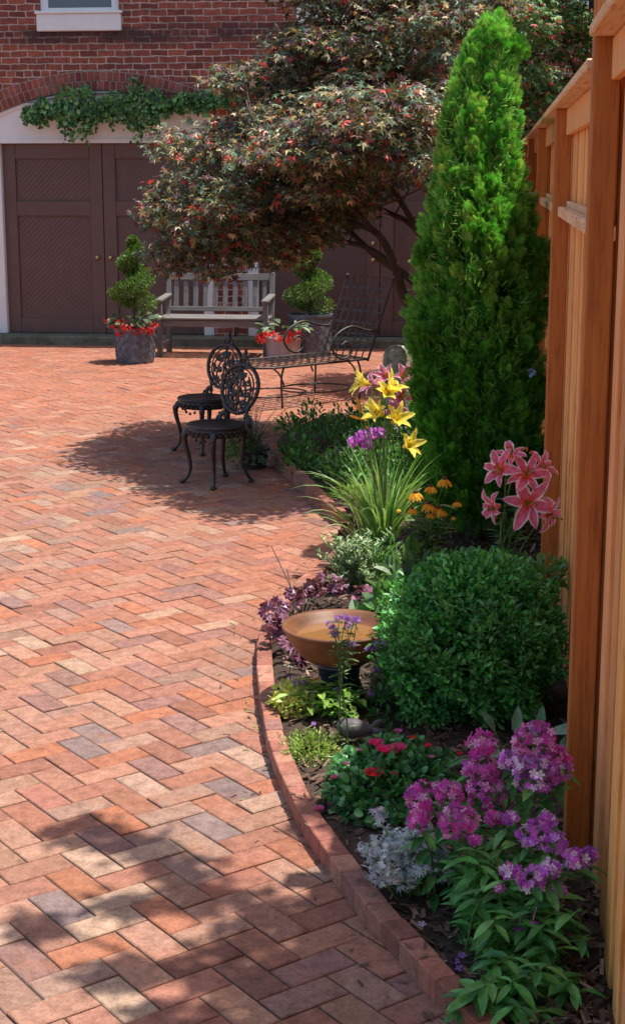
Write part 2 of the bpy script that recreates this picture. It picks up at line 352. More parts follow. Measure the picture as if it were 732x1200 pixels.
# bed edge X as a function of Y (patio side foot of the edging)
EY = np.array([2.2, 2.6, 3.0, 3.32, 3.52, 3.71, 3.95, 4.3, 4.73, 5.05, 5.49, 5.8, 6.19, 6.6, 7.0, 7.4, 7.8, 8.15, 8.5, 8.83, 9.46, 10.27, 10.7, 11.2, 11.9, 12.6, 13.2])
EX = np.array([.60, .33, .10, -.067, -.174, -.277, -.385, -.535, -.675, -.757, -.845, -.90, -.948, -.945, -.90, -.82, -.775, -.785, -.86, -.985, -1.18, -1.462, -1.56, -1.62, -1.55, -1.2, -.3])
_t = cat_curve(np.stack([EX, EY, 0 * EX], 1), 8); 
def ex(y): return np.interp(y, _t[:, 1], _t[:, 0])
ang = rad(43); W_ = .103; Rb = rotz(ang); mb = MB(); r2 = np.random.default_rng(3)
gap = .0026
def paver_cols(n, Y, X):
    c = pal(n, [(.335, .16, .108), (.31, .135, .09), (.345, .185, .125), (.39, .25, .175), (.255, .135, .113), (.22, .15, .135), (.36, .14, .078), (.30, .175, .13)], [26, 24, 18, 7, 7, 4, 7, 7], .08, r2, .018)
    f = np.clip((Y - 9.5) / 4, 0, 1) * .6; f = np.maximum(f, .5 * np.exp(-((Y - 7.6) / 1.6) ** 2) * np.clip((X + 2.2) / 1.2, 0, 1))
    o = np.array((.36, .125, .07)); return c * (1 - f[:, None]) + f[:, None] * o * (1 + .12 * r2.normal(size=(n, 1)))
cells = []
N1 = 230
ab = np.stack(np.meshgrid(np.arange(-N1, N1), np.arange(-N1, N1), indexing='ij'), -1).reshape(-1, 2); k = (ab[:, 0] - ab[:, 1]) % 4
for typ in (0, 3):
    s_ = ab[k == typ]; ctr = (s_ + ((1, .5) if typ == 0 else (.5, 1))) * W_; hx, hy = ((W_ - gap, W_ / 2 - gap) if typ == 0 else (W_ / 2 - gap, W_ - gap))
    wc = np.c_[ctr, np.zeros(len(ctr))] @ Rb.T + np.array([-2.0, 9, 0])
    ok = (wc[:, 1] > 1.6) & (wc[:, 1] < 17.72) & (wc[:, 0] > -8.2) & (wc[:, 0] < 1.2) & ((wc[:, 0] < ex(wc[:, 1]) + .11) | (wc[:, 1] > 13.1))
    wc = wc[ok]; n = len(wc); col = paver_cols(n, wc[:, 1], wc[:, 0])
    zj = r2.normal(0, .0013, n); tx = r2.normal(0, .006, n); ty = r2.normal(0, .006, n); c_ = .0035
    jr = r2.normal(0, .008, n); cj, sj = np.cos(jr), np.sin(jr)
    lay = []
    for (qx, qy, qz) in ((hx - c_, hy - c_, 0), (hx, hy, -.003), (hx, hy, -.02)):
        for sx, sy in ((-1, -1), (1, -1), (1, 1), (-1, 1)):
            lx, ly = sx * qx, sy * qy; lx2 = lx * cj - ly * sj; ly2 = lx * sj + ly * cj
            v = np.stack([lx2, ly2, qz + zj + lx * tx + ly * ty], 1); lay.append(v @ Rb.T + wc)
    V = np.stack(lay, 1).reshape(-1, 3); f0 = [(0, 1, 2, 3)]
    for l in (0, 4):
        for j in range(4): f0.append((l + j, l + 4 + j, l + 4 + (j + 1) % 4, l + (j + 1) % 4))
    F = (np.arange(n)[:, None, None] * 12 + np.array(f0)[None]).reshape(-1, 4); mb.add(V, F, np.repeat(col, 9, axis=0))
tag(mb.build('brick_patio', M['paver']), kind='structure')

# soil of the bed
def soil_z(x, y): return .032 + .012 * math.sin(7 * x + 3 * y) * math.cos(5 * y - x) + .02 * min(1, max(0, (x - ex(y)) * 2))
ys = np.linspace(2.2, 13.15, 220); us = np.linspace(0, 1, 26); V = []
for y in ys:
    x0 = ex(y) + .03
    for u in us: x = x0 + (.42 - x0) * u if x0 < .40 else x0 + .02 * u; V.append((x, y, soil_z(x, y) + rng.normal(0, .004) if u > 0 else -.01))
V = np.array(V); n = len(us); F = [(i * n + j, i * n + j + 1, (i + 1) * n + j + 1, (i + 1) * n + j) for i in range(len(ys) - 1) for j in range(n - 1)]
V = np.concatenate([V, [(x, 13.3, -.01) for x in V[-n:, 0]]]); i = len(ys) - 1; F += [(i * n + j, i * n + j + 1, (i + 1) * n + j + 1, (i + 1) * n + j) for j in range(n - 1)]
mb = MB(); mb.add(V, F); tag(mb.build('soil_bed', M['soil'], smooth=True), kind='structure')
n = 9000; y = rng.uniform(3, 11, n) ** 1.0; x0 = ex(y) + .09; x = x0 + rng.random(n) * (.38 - x0); P = np.stack([x, y, [soil_z(a, b_) for a, b_ in zip(x, y)]], 1); P[:, 2] += rng.uniform(0, .018, n)
mb = MB(); A = rdir(n); A[:, 2] *= .35; Nn = rdir(n) * .5 + (0, 0, 1)
mb.leaves(CHIP, P, A, Nn, rng.uniform(.02, .06, n), pal(n, [(.08, .045, .03), (.15, .085, .055), (.24, .15, .10), (.36, .25, .19)], [5, 4, 2, 1], .25))
n = 170; y = rng.uniform(3, 8, n); x = ex(y) + rng.choice([-1, 1], n, p=[.45, .55]) * rng.random(n) ** 1.6 * .16; P = np.stack([x, y, np.where((x > ex(y)) & (x < ex(y) + .07), .066, .004)], 1); A = rdir(n); A[:, 2] *= .05
mb.leaves(CHIP, P, A, np.array([[0, 0, 1.]]) + rdir(n) * .1, rng.uniform(.012, .035, n), pal(n, [(.10, .06, .04), (.2, .12, .08), (.14, .2, .06)], None, .25))
tag(mb.build('mulch', M['mulch']), 'dark shredded bark mulch covering the curved flower bed', 'mulch', kind='stuff')

# brick edging, one thing laid along the curve
edge = thing('brick_edging', 'curved edging of upright red bricks between patio and flower bed', 'edging', (ex(5.), 5., 0))
def edging(y0, y1, h, seed):
    r = np.random.default_rng(seed); ysamp = np.linspace(y0, y1, 900); P = np.stack([ex(ysamp), ysamp], 1); d = np.r_[0, np.cumsum(np.linalg.norm(np.diff(P, axis=0), axis=1))]; L = d[-1]; s = 0; mb = MB()
    while s + .05 < L:
        ln = .104; a = np.array([np.interp(s, d, P[:, 0]), np.interp(s, d, P[:, 1])]); b_ = np.array([np.interp(min(L, s + ln), d, P[:, 0]), np.interp(min(L, s + ln), d, P[:, 1])])
        th = math.atan2(b_[1] - a[1], b_[0] - a[0]) + r.normal(0, .012); c = (a + b_) / 2; m4 = mat4(rotz(th), (c[0], c[1], 0))
        col = pal(1, [(.37, .15, .10), (.33, .13, .09), (.29, .14, .115), (.40, .19, .13)], None, .10, r, .02)[0]
        mb.box(-ln / 2 + .0009, ln / 2 - .0009, -.064 + r.normal(0, .0015), -.002 + r.normal(0, .0013), -.05, h + r.normal(0, .0012), col, m4, ch=.003); s += ln
    return mb
m1 = edging(2.3, 8.30, .062, 1); m2 = edging(8.48, 10.68, .085, 2)
m1.build('near_run', M['paver'], edge); m2.build('far_run', M['paver'], edge)

# ================================================================== BUILDING
WY = 17.85
house = thing('brick_building', 'old red brick carriage building with brown double doors under white arched lintels', 'building', (-3, WY, 0))
CZ, RI = -.19, 3.09   # arch circle centre height and inner radius
OPEN = [(-4.55, 1.32), (-1.30, 1.54)]
def arch_z(cx, hw, x): return CZ + RI + (.0 if hw < 1.4 else .12) - (RI - math.sqrt(max(0, RI * RI - (x - cx) ** 2)))
WIN = [(-5.20, -4.28, 3.74, 5.2), (-2.22, -1.30, 3.74, 5.2), (.7, 1.62, 3.74, 5.2)]
XL, XR, ZT = -9.0, 8.0, 6.6
xs = sorted(set([XL, XR] + [round(v, 4) for cx, hw in OPEN for v in np.linspace(cx - hw, cx + hw, 41)] + [w_[0] for w_ in WIN] + [w_[1] for w_ in WIN]))
mb = MB()
for a, b_ in zip(xs[:-1], xs[1:]):
    xm = (a + b_) / 2; lo = [(0, 0)]; zz = [(0.0, 0.0)]; bot = None
    za = zb = 0.0
    for cx, hw in OPEN:
        if abs(xm - cx) < hw: za, zb = arch_z(cx, hw, a), arch_z(cx, hw, b_)
    segs = [((za, zb), None)]; wins = [w_ for w_ in WIN if w_[0] <= xm <= w_[1]]
    ivs = []
    if wins: ivs = [((za, zb), (wins[0][2],) * 2), ((wins[0][3],) * 2, (ZT, ZT))]
    else: ivs = [((za, zb), (ZT, ZT))]
    for (p, q), (r_, s_) in ivs:
        mb.add([(a, WY, p), (b_, WY, q), (b_, WY, s_), (a, WY, r_)], [(0, 1, 2, 3)])
    if za > 0: mb.add([(a, WY, za), (b_, WY, zb), (b_, WY + .3, zb), (a, WY + .3, za)], [(3, 2, 1, 0)])
for cx, hw in OPEN:
    for x in (cx - hw, cx + hw):
        z = arch_z(cx, hw, x); mb.add([(x, WY, 0), (x, WY + .3, 0), (x, WY + .3, z), (x, WY, z)], [(0, 1, 2, 3)])
for (a, b_, c_, d_) in WIN:
    mb.add([(a, WY, c_), (a, WY + .25, c_), (a, WY + .25, d_), (a, WY, d_), (b_, WY, c_), (b_, WY + .25, c_), (b_, WY + .25, d_), (b_, WY, d_)], [(0, 1, 2, 3), (4, 7, 6, 5), (3, 2, 6, 7), (0, 4, 5, 1)])
mb.add([(XL, WY, 0), (XL, WY + 8, 0), (XL, WY + 8, ZT), (XL, WY, ZT), (XR, WY, 0), (XR, WY + 8, 0), (XR, WY + 8, ZT), (XR, WY, ZT)], [(0, 3, 2, 1), (4, 5, 6, 7), (1, 2, 6, 5)])
wall = mb.build('wall', M['wallbrick'], house)
mb = MB(); mb.box(XL - .1, XR + .1, WY - .15, WY + 8.1, ZT, ZT + .25); mb.build('roof', M['roofing'], house)
for cx, hw in OPEN:
    dz = 0 if hw < 1.4 else .12
    mm = MB(); mbr = MB(); t0 = math.asin(hw / RI); r = np.random.default_rng(5)
    for row in (0, 1):
        ri = RI + .004 + row * .104; nb = int(2 * t0 * ri / .071)
        for q in range(nb):
            th = -t0 + (q + .5) * 2 * t0 / nb; R = np.array([[math.cos(th), 0, math.sin(th)], [0, 1, 0], [-math.sin(th), 0, math.cos(th)]])
            col = pal(1, [(.30, .075, .05), (.22, .052, .038), (.26, .085, .06)], None, .15, r)[0]
            mbr.box(-.030, .030, -.012 + r.normal(0, .002), .06, ri, ri + .096, col, mat4(R, (cx, WY, CZ + dz)), ch=.003)
    V = []; 
    for q in range(41):
        th = -t0 + q * 2 * t0 / 40
        for rr in (RI, RI + .212): V.append((cx + rr * math.sin(th), WY - .006, CZ + dz + rr * math.cos(th)))
    mm.add(V, [(2 * q, 2 * q + 2, 2 * q + 3, 2 * q + 1) for q in range(40)])
    ar = mbr.build('brick_arch', M['archbrick'], house); mm.build('mortar_bed', M['mortar'], ar)
    # white lintel (segment above the doors) and jambs
    ZD = 2.31; ml = MB(); V = []; nq = 30; x_ = np.linspace(cx - hw + .004, cx + hw - .004, nq + 1)
    for x in x_: z = arch_z(cx, hw, x) - .004; V += [(x, WY + .05, ZD), (x, WY + .05, z), (x, WY + .12, ZD), (x, WY + .12, z)]
    F = []
    for q in range(nq): a = 4 * q; b_ = a + 4; F += [(a, b_, b_ + 1, a + 1), (a + 2, a + 3, b_ + 3, b_ + 2), (a, a + 2, b_ + 2, b_), (a + 1, b_ + 1, b_ + 3, a + 3)]
    ml.add(V, F)
    arcp = [(x, WY + .045, arch_z(cx, hw, x) - .03) for x in x_]; ml.tube(arcp, .026, 6)
    ml.box(cx - hw + .13, cx + hw - .13, WY + .03, WY + .05, ZD - .0, ZD + .045)
    ml.build('lintel', M['white'], house)
    for sx in (-1, 1):
        mj = MB(); a = cx + sx * (hw - .065); mj.box(a - .063, a + .063, WY + .02, WY + .14, .1, ZD - .001, ch=.006); mj.build('jamb', M['white'], house)
    # door leaves
    xa, xb = cx - hw + .13, cx + hw - .13; mid = (xa + xb) / 2
    for k_, (p, q) in enumerate(((xa, mid - .004), (mid + .004, xb))):
        d = MB(); st = .15; z0, z1 = .105, ZD - .004; yd = WY + .10; th = .03
        for bx in ((p, p + st, z0, z1), (q - st, q, z0, z1)): d.box(bx[0], bx[1], yd, yd + .05, bx[2], bx[3], ch=.004)
        for za, zb in ((z0, z0 + .17), (1.48, 1.65), (z1 - .17, z1)): d.box(p + st + .001, q - st - .001, yd + .001, yd + .05, za, zb, ch=.004)
        door = d.build('door', M['doorpaint'], house)
        for za, zb in ((z0 + .17, 1.48), (1.65, z1 - .17)):   # diagonal boards clipped to the panel
            pn = MB(); x0, x1 = p + st, q - st; pit = .062; sgn = 1 if k_ == 0 else -1
            def X(x): return x if sgn == 1 else x0 + x1 - x
            dmin, dmax = x0 - zb, x1 - za; c0 = dmin
            while c0 < dmax:
                pts = []
                poly = [(x0, za), (x1, za), (x1, zb), (x0, zb)]
                for lo_, s__ in ((c0 + .0025, 1), (c0 + pit - .0025, -1)):
                    out = []
                    for i_ in range(len(poly)):
                        A_, B_ = poly[i_], poly[(i_ + 1) % len(poly)]; fa = s__ * (A_[0] - A_[1] - lo_); fb = s__ * (B_[0] - B_[1] - lo_)
                        if fa >= 0: out.append(A_)
                        if (fa >= 0) != (fb >= 0): tt = fa / (fa - fb); out.append((A_[0] + tt * (B_[0] - A_[0]), A_[1] + tt * (B_[1] - A_[1])))
                    poly = out
                    if not poly: break
                if len(poly) >= 3:
                    m_ = len(poly); vv = [(X(a), yd + .029, b_) for a, b_ in poly] + [(X(a), yd + .034, b_) for a, b_ in poly]
                    pn.add(vv, [tuple(range(m_))] + [(i_, (i_ + 1) % m_, m_ + (i_ + 1) % m_, m_ + i_) for i_ in range(m_)])
                c0 += pit
            pn.box(x0, x1, yd + .034, yd + .045, za, zb)
            pn.build('panel', M['doorpaint'], door)
        kx = q - .075 if k_ == 0 else p + .075
        for kz in ((1.0,) if cx < -3 else ((1.18, .99) if k_ == 0 else ())):
            hn = MB(); hn.lathe([(.0, 0), (.014, 0), (.012, .02), (.022, .03), (.026, .045), (.018, .055), (.001, .058)], n=14)
            V = hn.V[-1]; hn.V[-1] = np.stack([V[:, 0] + kx, yd - V[:, 2], V[:, 1] + kz], 1); hn.build('knob', M['brass'], door, smooth=True)
mb = MB(); mb.box(XL, XR, WY - .28, WY - .002, -.05, .10, ch=.012); mb.box(-5.87, -3.23, WY - .002, WY + .3, -.05, .099); mb.box(-2.84, .24, WY - .002, WY + .3, -.05, .099); mb.build('plinth', M['concrete'], house)
for (a, b_, c_, d_) in WIN:
    f = MB(); 
    for bx in ((a, a + .09, c_, d_), (b_ - .09, b_, c_, d_), (a + .09, b_ - .09, d_ - .09, d_), (a + .09, b_ - .09, c_, c_ + .07), (a + .09, b_ - .09, 4.4, 4.45)): f.box(bx[0], bx[1], WY + .03, WY + .09, bx[2], bx[3], ch=.005)
    wf = f.build('window_frame', M['white'], house)
    s_ = MB(); s_.box(a - .03, b_ + .03, WY - .05, WY + .05, c_ - .19, c_ - .0, ch=.008); s_.box(a - .045, b_ + .045, WY - .07, WY + .028, c_ - .001, c_ + .028, ch=.006); s_.build('sill', M['white'], wf)
    g = MB(); g.box(a + .09, b_ - .09, WY + .055, WY + .06, c_ + .07, d_ - .09); g.build('pane', M['glass'], wf)
    g = MB(); g.box(a + .02, b_ - .02, WY + .3, WY + .34, c_, d_); g.build('inner_blind', M['doorpaint'], wf)
# climbing vine over the left lintel
r = np.random.default_rng(11); vine = thing('climbing_vine', 'green leafy vine draped along the white arched lintel above the left doors', 'vine', (-3.0, WY - .08, 0))
mb = MB(); path = cat_curve([(-2.97, WY - .05, .1), (-2.98, WY - .05, 1.6), (-2.95, WY - .06, 2.4), (-3.05, WY - .06, 2.8), (-3.6, WY - .1, 2.85), (-4.2, WY - .1, 2.86), (-4.8, WY - .1, 2.84), (-5.35, WY - .08, 2.76)], 8)
mb.tube(path, np.linspace(.02, .006, len(path)), 6); mb.build('stem', M['bark'], vine)
n = 4200; u = r.random(n) ** .9; x = -2.85 - 2.55 * u; zc = np.interp(x, [-5.4, -5.1, -4.7, -4.3, -3.9, -3.5, -2.8], [2.68, 2.74, 2.72, 2.76, 2.74, 2.82, 2.84]); th = np.interp(x, [-5.4, -5.1, -4.8, -4.55, -4.2, -3.9, -3.5, -2.8], [.05, .14, .20, .14, .20, .17, .08, .06])
z = zc - .05 + th * (1 + .35 * np.sin(x * 9) + .3 * np.sin(x * 23 + 1)) * r.normal(0, .62, n).clip(-1.5, 1.1); P = np.stack([x, WY - .05 - r.random(n) ** .7 * .22 * np.clip(th / .15, .4, 1.2), z], 1)
A = rdir(n, r) * .8 + (0, -.3, -.8); Nn = rdir(n, r) * .6 + (.1, -.7, .7); mb = MB(); mb.leaves(LVw, P, A, Nn, r.uniform(.025, .07, n), pal(n, [(.07, .19, .05), (.11, .27, .07), (.2, .38, .12), (.04, .11, .035)], [4, 4, 2, 3], .2, r)); mb.build('foliage', M['waxleaf'], vine)

# ================================================================== FENCE
r = np.random.default_rng(21)
fence = thing('cedar_fence', 'tall orange cedar board fence with posts and flat cap along the right of the bed', 'fence', (.3, 8, 0))
PYs = [1.5, 4.1, 6.6, 9.3, 12.0, 14.7, 17.3]
for i, y in enumerate(PYs):
    mb = MB(); top = 2.62 if i in (0, 1) else 2.215; mb.box(.240, .309, y, y + .09, 0, top, (1, 1, 1) if r.random() < .6 else (.9, .86, .82), ch=.004)
    mb.build('post', M['cedar_post'], fence)
mb = MB(); y = .6; k_ = 0
while y < 17.55:
    w_ = r.uniform(.085, .145); off = .004 if k_ % 2 else .018; off += r.uniform(0, .004); g_ = r.uniform(.80, 1.16)
    col = np.array([g_, g_ * r.uniform(.90, 1.07), g_ * r.uniform(.82, 1.12)])
    mb.box(.310 + off, .332 + off, y, y + w_ - .004 + (.01 if k_ % 2 else 0), .02, 2.20 if y > 4.15 else 2.28, col, ch=.003); y += w_; k_ += 1
mb.box(.352, .356, .6, 17.55, .02, 2.19, (.5, .45, .4))
mb.build('board_panel', M['cedar'], fence)
for a, b_ in zip(PYs[:-1], PYs[1:]):
    dz = .075 if b_ < 4.2 else 0
    for zz in ((1.78,) if b_ > 4.2 else ()):
        mb = MB(); mb.box(.262, .313, a + .002 if zz > 1 else a + .092, b_ - .002, zz, zz + .042, (1.02, 1, 1), ch=.004); mb.box(.296, .3135, a + .092, b_ - .004, zz + .042, zz + .065, (1, 1, 1), ch=.002)
        mb.build('rail', M['cedar_cap'], fence)
    mb = MB(); mb.box(.226, .42, a + (.092 if a < 4.2 else .001), b_ - .001, 2.217 + dz, 2.245 + dz, ch=.004); mb.build('cap', M['cedar_cap'], fence)
    mb = MB(); mb.box(.285, .3095, a + .092, b_ - .002, 2.11 + dz, 2.214 + dz, ch=.003); mb.build('fascia', M['cedar'], fence)

# ================================================================== TREES
def limb(mb, pts, r0, r1, n=7, k=6):
    P = cat_curve(pts, k); mb.tube(P, np.linspace(r0, r1, len(P)), n); return P
def crown_pads(lobes, npads, r):
    """lobes: (px,py,rx,ry,Y,dY) measured ellipses -> pad centres"""
    area = np.array([l[2] * l[3] for l in lobes], float); out = []
    for i in r.choice(len(lobes), npads, p=area / area.sum()):
        px, py, rx, ry, Y, dY = lobes[i]; v = r.normal(size=3); v /= np.linalg.norm(v); v *= r.random() ** .33
        Yc = Y + v[1] * dY; c = PY(px, py, Y); s = Y / FPX; out.append((c[0] + v[0] * rx * s, Yc, c[2] + v[2] * ry * s))
    return np.array(out)
def pad_leaves(mb, pads, per, size, rx, rz, cols, wts, r, tm, top=None):
    n = len(pads) * per; c = np.repeat(pads, per, axis=0); v = rdir(n, r) * (r.random((n, 1)) ** .45); sz = np.repeat(r.uniform(.7, 1.25, len(pads)), per)[:, None]
    P = c + v * np.array([rx, rx, rz]) * sz; out = v * (1, 1, .4); A = out + rdir(n, r) * .6 + (0, 0, -.35); Nn = rdir(n, r) * .62 + out * .35 + (0, -.1, 1.)
    mb.leaves(tm, P, A, Nn, r.uniform(.75, 1.25, n) * size, pal(n, cols, wts, .22, r))
# Japanese maple
r = np.random.default_rng(31)
maple = thing('japanese_maple', 'spreading red and green japanese maple shading the middle of the patio', 'tree', (.02, 11.3, 0))
mb = MB(); B = np.array([.02, 11.3, 0])
fork = np.array([-.22, 11.25, .62]); limb(mb, [B + (0, 0, -.05), B + (-.05, 0, .3), fork], .085, .065, 9)
tips = []
L_ = [([fork, PY(478, 355, 11.2), PY(462, 310, 11.1), PY(440, 272, 11.0), PY(395, 258, 10.9), PY(330, 245, 10.9)], .045, .012),
      ([fork, PY(500, 350, 11.2), PY(470, 318, 11.15), PY(430, 290, 11.1), PY(385, 280, 11.1), PY(330, 262, 11.3)], .035, .010),
      ([fork, PY(515, 340, 11.3), PY(500, 290, 11.4), PY(480, 262, 11.6), PY(440, 240, 11.8), PY(390, 190, 11.9)], .04, .012),
      ([fork, PY(520, 330, 11.2), PY(510, 240, 11.2), PY(490, 170, 11.2), PY(480, 80, 11.2), PY(470, -20, 11.2)], .05, .012),
      ([PY(470, 320, 11.15), PY(440, 300, 11.3), PY(400, 262, 11.6), PY(350, 215, 11.8), PY(290, 190, 11.8)], .03, .008),
      ([PY(495, 280, 11.4), PY(450, 200, 11.2), PY(420, 120, 11), PY(390, 40, 11)], .025, .008),
      ([PY(510, 240, 11.2), PY(540, 170, 11.4), PY(560, 80, 11.6), PY(590, 10, 11.7)], .03, .008),
      ([PY(395, 258, 10.9), PY(330, 265, 10.6), PY(270, 262, 10.5), PY(215, 260, 10.5)], .018, .005),
      ([PY(440, 272, 11.0), PY(400, 230, 10.3), PY(360, 180, 10.0), PY(300, 150, 9.9)], .02, .005)]
for pts, a, b_ in L_: tips += list(limb(mb, pts, a, b_)[::3])
lobes = [(440, 150, 95, 48, 9.15, .4), (365, 180, 75, 45, 9.6, .5), (312, 112, 45, 38, 11.2, 1.0), (470, 165, 50, 45, 9.7, .45), (425, 140, 55, 45, 9.8, .5), (290, 300, 55, 22, 11.1, 1.0), (355, 285, 45, 28, 11.0, 1.0), (235, 298, 40, 20, 11.2, .8), (250, 250, 62, 62, 11.2, 1.1), (225, 270, 40, 42, 11.3, .9), (300, 262, 62, 50, 11.0, 1.4), (340, 215, 85, 70, 11.0, 1.5), (270, 190, 70, 45, 11.2, 1.1), (395, 190, 85, 65, 11.0, 1.5), (455, 130, 80, 85, 11.2, 1.4), (370, 110, 80, 75, 11.2, 1.3), (375, 40, 60, 60, 11.3, 1.1), (440, 40, 80, 75, 11.2, 1.3), (510, 50, 55, 70, 11.2, 1.0), (500, 170, 45, 60, 11.1, 1.2), (430, -55, 100, 60, 11.3, 1.1), (540, -10, 60, 50, 11.4, 1)]
pads = crown_pads(lobes, 500, r)
tp = np.array(tips)
for p in pads[::2]:
    q = tp[np.argmin(np.linalg.norm(tp - p, axis=1))]; m_ = (p + q) / 2 + r.normal(0, .06, 3) + (0, 0, .05); limb(mb, [q, m_, p], .008, .003, 5, 3)
mb.build('trunk', M['bark'], maple, smooth=True)
mb = MB(); MC = [(.10, .15, .075), (.15, .075, .08), (.30, .25, .10), (.66, .56, .34), (.55, .09, .07), (.13, .21, .12)]
pad_leaves(mb, pads, 105, .043, .23, .09, MC, [30, 24, 20, 9, 5, 24], r, STAR)
mb.build('crown', M['maple'], maple)
# green tree behind the fence, right
r = np.random.default_rng(33)
tree2 = thing('background_tree', 'dark green tree with scattered red leaves behind the far end of the fence', 'tree', (1.1, 14.8, 0))
mb = MB(); B = np.array([1.1, 14.8, 0]); tips = list(limb(mb, [B, B + (-.05, 0, 1.2), B + (-.15, .05, 2.4), B + (-.3, 0, 3.8)], .10, .03, 8))
for e in (PY(600, 120, 14.6), PY(650, 40, 14.5), PY(560, 60, 14.8), PY(700, 60, 14.6), PY(620, -30, 14.8)): tips += list(limb(mb, [B + (-.1, 0, 2.0), (B + (-.1, 0, 2.4) + e) / 2, e], .035, .008, 6))
lobes = [(600, 40, 60, 60, 14.2, .7), (640, 120, 45, 28, 14.8, .8), (590, 60, 45, 70, 14.9, .9), (650, 20, 60, 45, 14.6, .9), (560, 20, 70, 50, 15, .9), (690, 60, 30, 45, 14.8, .8), (640, -50, 110, 50, 14.8, 1), (615, 150, 40, 30, 14.6, .6), (760, 20, 60, 80, 14.8, .9), (610, 100, 40, 40, 14.6, .8)]
pads = crown_pads(lobes, 170, r); tp = np.array(tips)
for p in pads[::2]:
    q = tp[np.argmin(np.linalg.norm(tp - p, axis=1))]; limb(mb, [q, (p + q) / 2 + r.normal(0, .06, 3), p], .009, .003, 5, 3)
mb.build('trunk', M['bark'], tree2, smooth=True); mb = MB()
pad_leaves(mb, pads, 110, .052, .28, .12, [(.07, .17, .06), (.12, .26, .08), (.22, .36, .11), (.5, .08, .06), (.36, .34, .10)], [30, 25, 12, 5, 6], r, STAR); mb.build('crown', M['maple'], tree2)
# neighbour's tree over the fence that shades the near patio
r = np.random.default_rng(35)
tree3 = thing('overhanging_tree', 'tree beyond the near fence whose leafy branches cast the dappled shade on the nearest bricks', 'tree', (2.6, 2.6, 0))
mb = MB(); B = np.array([2.6, 2.6, 0]); limb(mb, [B, B + (0, 0, 2), B + (-.3, .3, 4.6)], .16, .06, 9)
for e in ((.9, 4.3, 4.4), (1.0, 3.6, 4.9), (.3, 3.9, 4.6), (1.6, 3.2, 4.8), (1.2, 4.9, 4.9)): limb(mb, [B + (-.15, .15, 3.2), (B + (-.2, .2, 4.2) + np.array(e)) / 2, e], .05, .01, 6)
mb.build('trunk', M['bark'], tree3, smooth=True)
SH = [(-1.18, 4.25, .13), (-1.0, 4.15, .12), (-.85, 4.02, .12), (-.74, 3.85, .13), (-.95, 3.78, .10), (-.55, 3.75, .16), (-.6, 3.5, .18), (-.35, 3.7, .2), (-.3, 3.45, .2), (-.45, 3.25, .2), (-.1, 3.6, .2), (-.1, 3.3, .2), (.1, 3.2, .25), (-.7, 3.2, .15), (-.2, 4.0, .2), (-.3, 4.25, .16), (-.48, 4.35, .10), (-.9, 3.4, .09), (-1.15, 3.62, .08), (.1, 4.0, .3), (-.3, 3.0, .25), (-.62, 3.0, .16)]
mb = MB(); pads = []; rr_ = []
for (x, y, q) in SH:
    z = r.uniform(4.1, 4.9); pads.append((x + z * .30, y + z * .06, z)); rr_.append(q)
for i, p in enumerate(pads):
    n = int(60 + 1150 * rr_[i] ** 2 * 3.2); v = rdir(n, r) * (r.random((n, 1)) ** .5) * rr_[i] * 1.0; P = np.array(p) + v * (1, 1, .8); mb.leaves(LV, P, rdir(n, r), rdir(n, r) * .5 + (0, 0, 1), r.uniform(.05, .09, n), pal(n, [(.05, .12, .03), (.08, .16, .04)], None, .2, r))
P = np.stack([r.normal(2.6, .8, 2500), r.normal(2.8, .7, 2500), r.normal(5.2, .6, 2500)], 1); P = P[P[:, 0] - P[:, 2] * .30 > -.0]; n = len(P); mb.leaves(LV, P, rdir(n, r), rdir(n, r) * .5 + (0, 0, 1), r.uniform(.06, .1, n), pal(n, [(.05, .12, .03), (.08, .16, .04)], None, .2, r))
mb.build('crown', M['leaf'], tree3)

# arborvitae
r = np.random.default_rng(41); AY = 8.0
thuja = thing('arborvitae', 'tall narrow bright green arborvitae standing in the bed beside the cedar fence', 'conifer', (-.06, AY, 0))
zs_ = np.array([0.05, .3, .8, 1.2, 1.55, 1.75, 1.95, 2.2, 2.4, 2.56, 2.72]); rs_ = np.array([.26, .33, .33, .315, .285, .25, .21, .17, .13, .09, .015]); cxs = np.array([-.07, -.07, -.065, -.07, -.075, -.085, -.09, -.085, -.07, -.04, -.01])
mb = MB(); K_ = 1150; per = 52
zp = .03 + 2.5 * r.random(K_) ** .95; thp = r.uniform(0, 2 * math.pi, K_); Lp_ = np.interp(zp, [0, 1.2, 2.1, 2.6], [.26, .25, .20, .15]) * r.uniform(.7, 1.25, K_)
lmp = 1 + .10 * np.sin(3 * thp + 4 * zp) + .08 * np.sin(7 * thp - 9 * zp + 1); ze = np.minimum(zp + Lp_ * .8, 2.72)
RO = np.interp(ze, zs_, rs_) * lmp * r.uniform(.72, 1.06, K_) - .012; RO = RO.clip(.01); RI_ = np.interp(zp, zs_, rs_) * .55
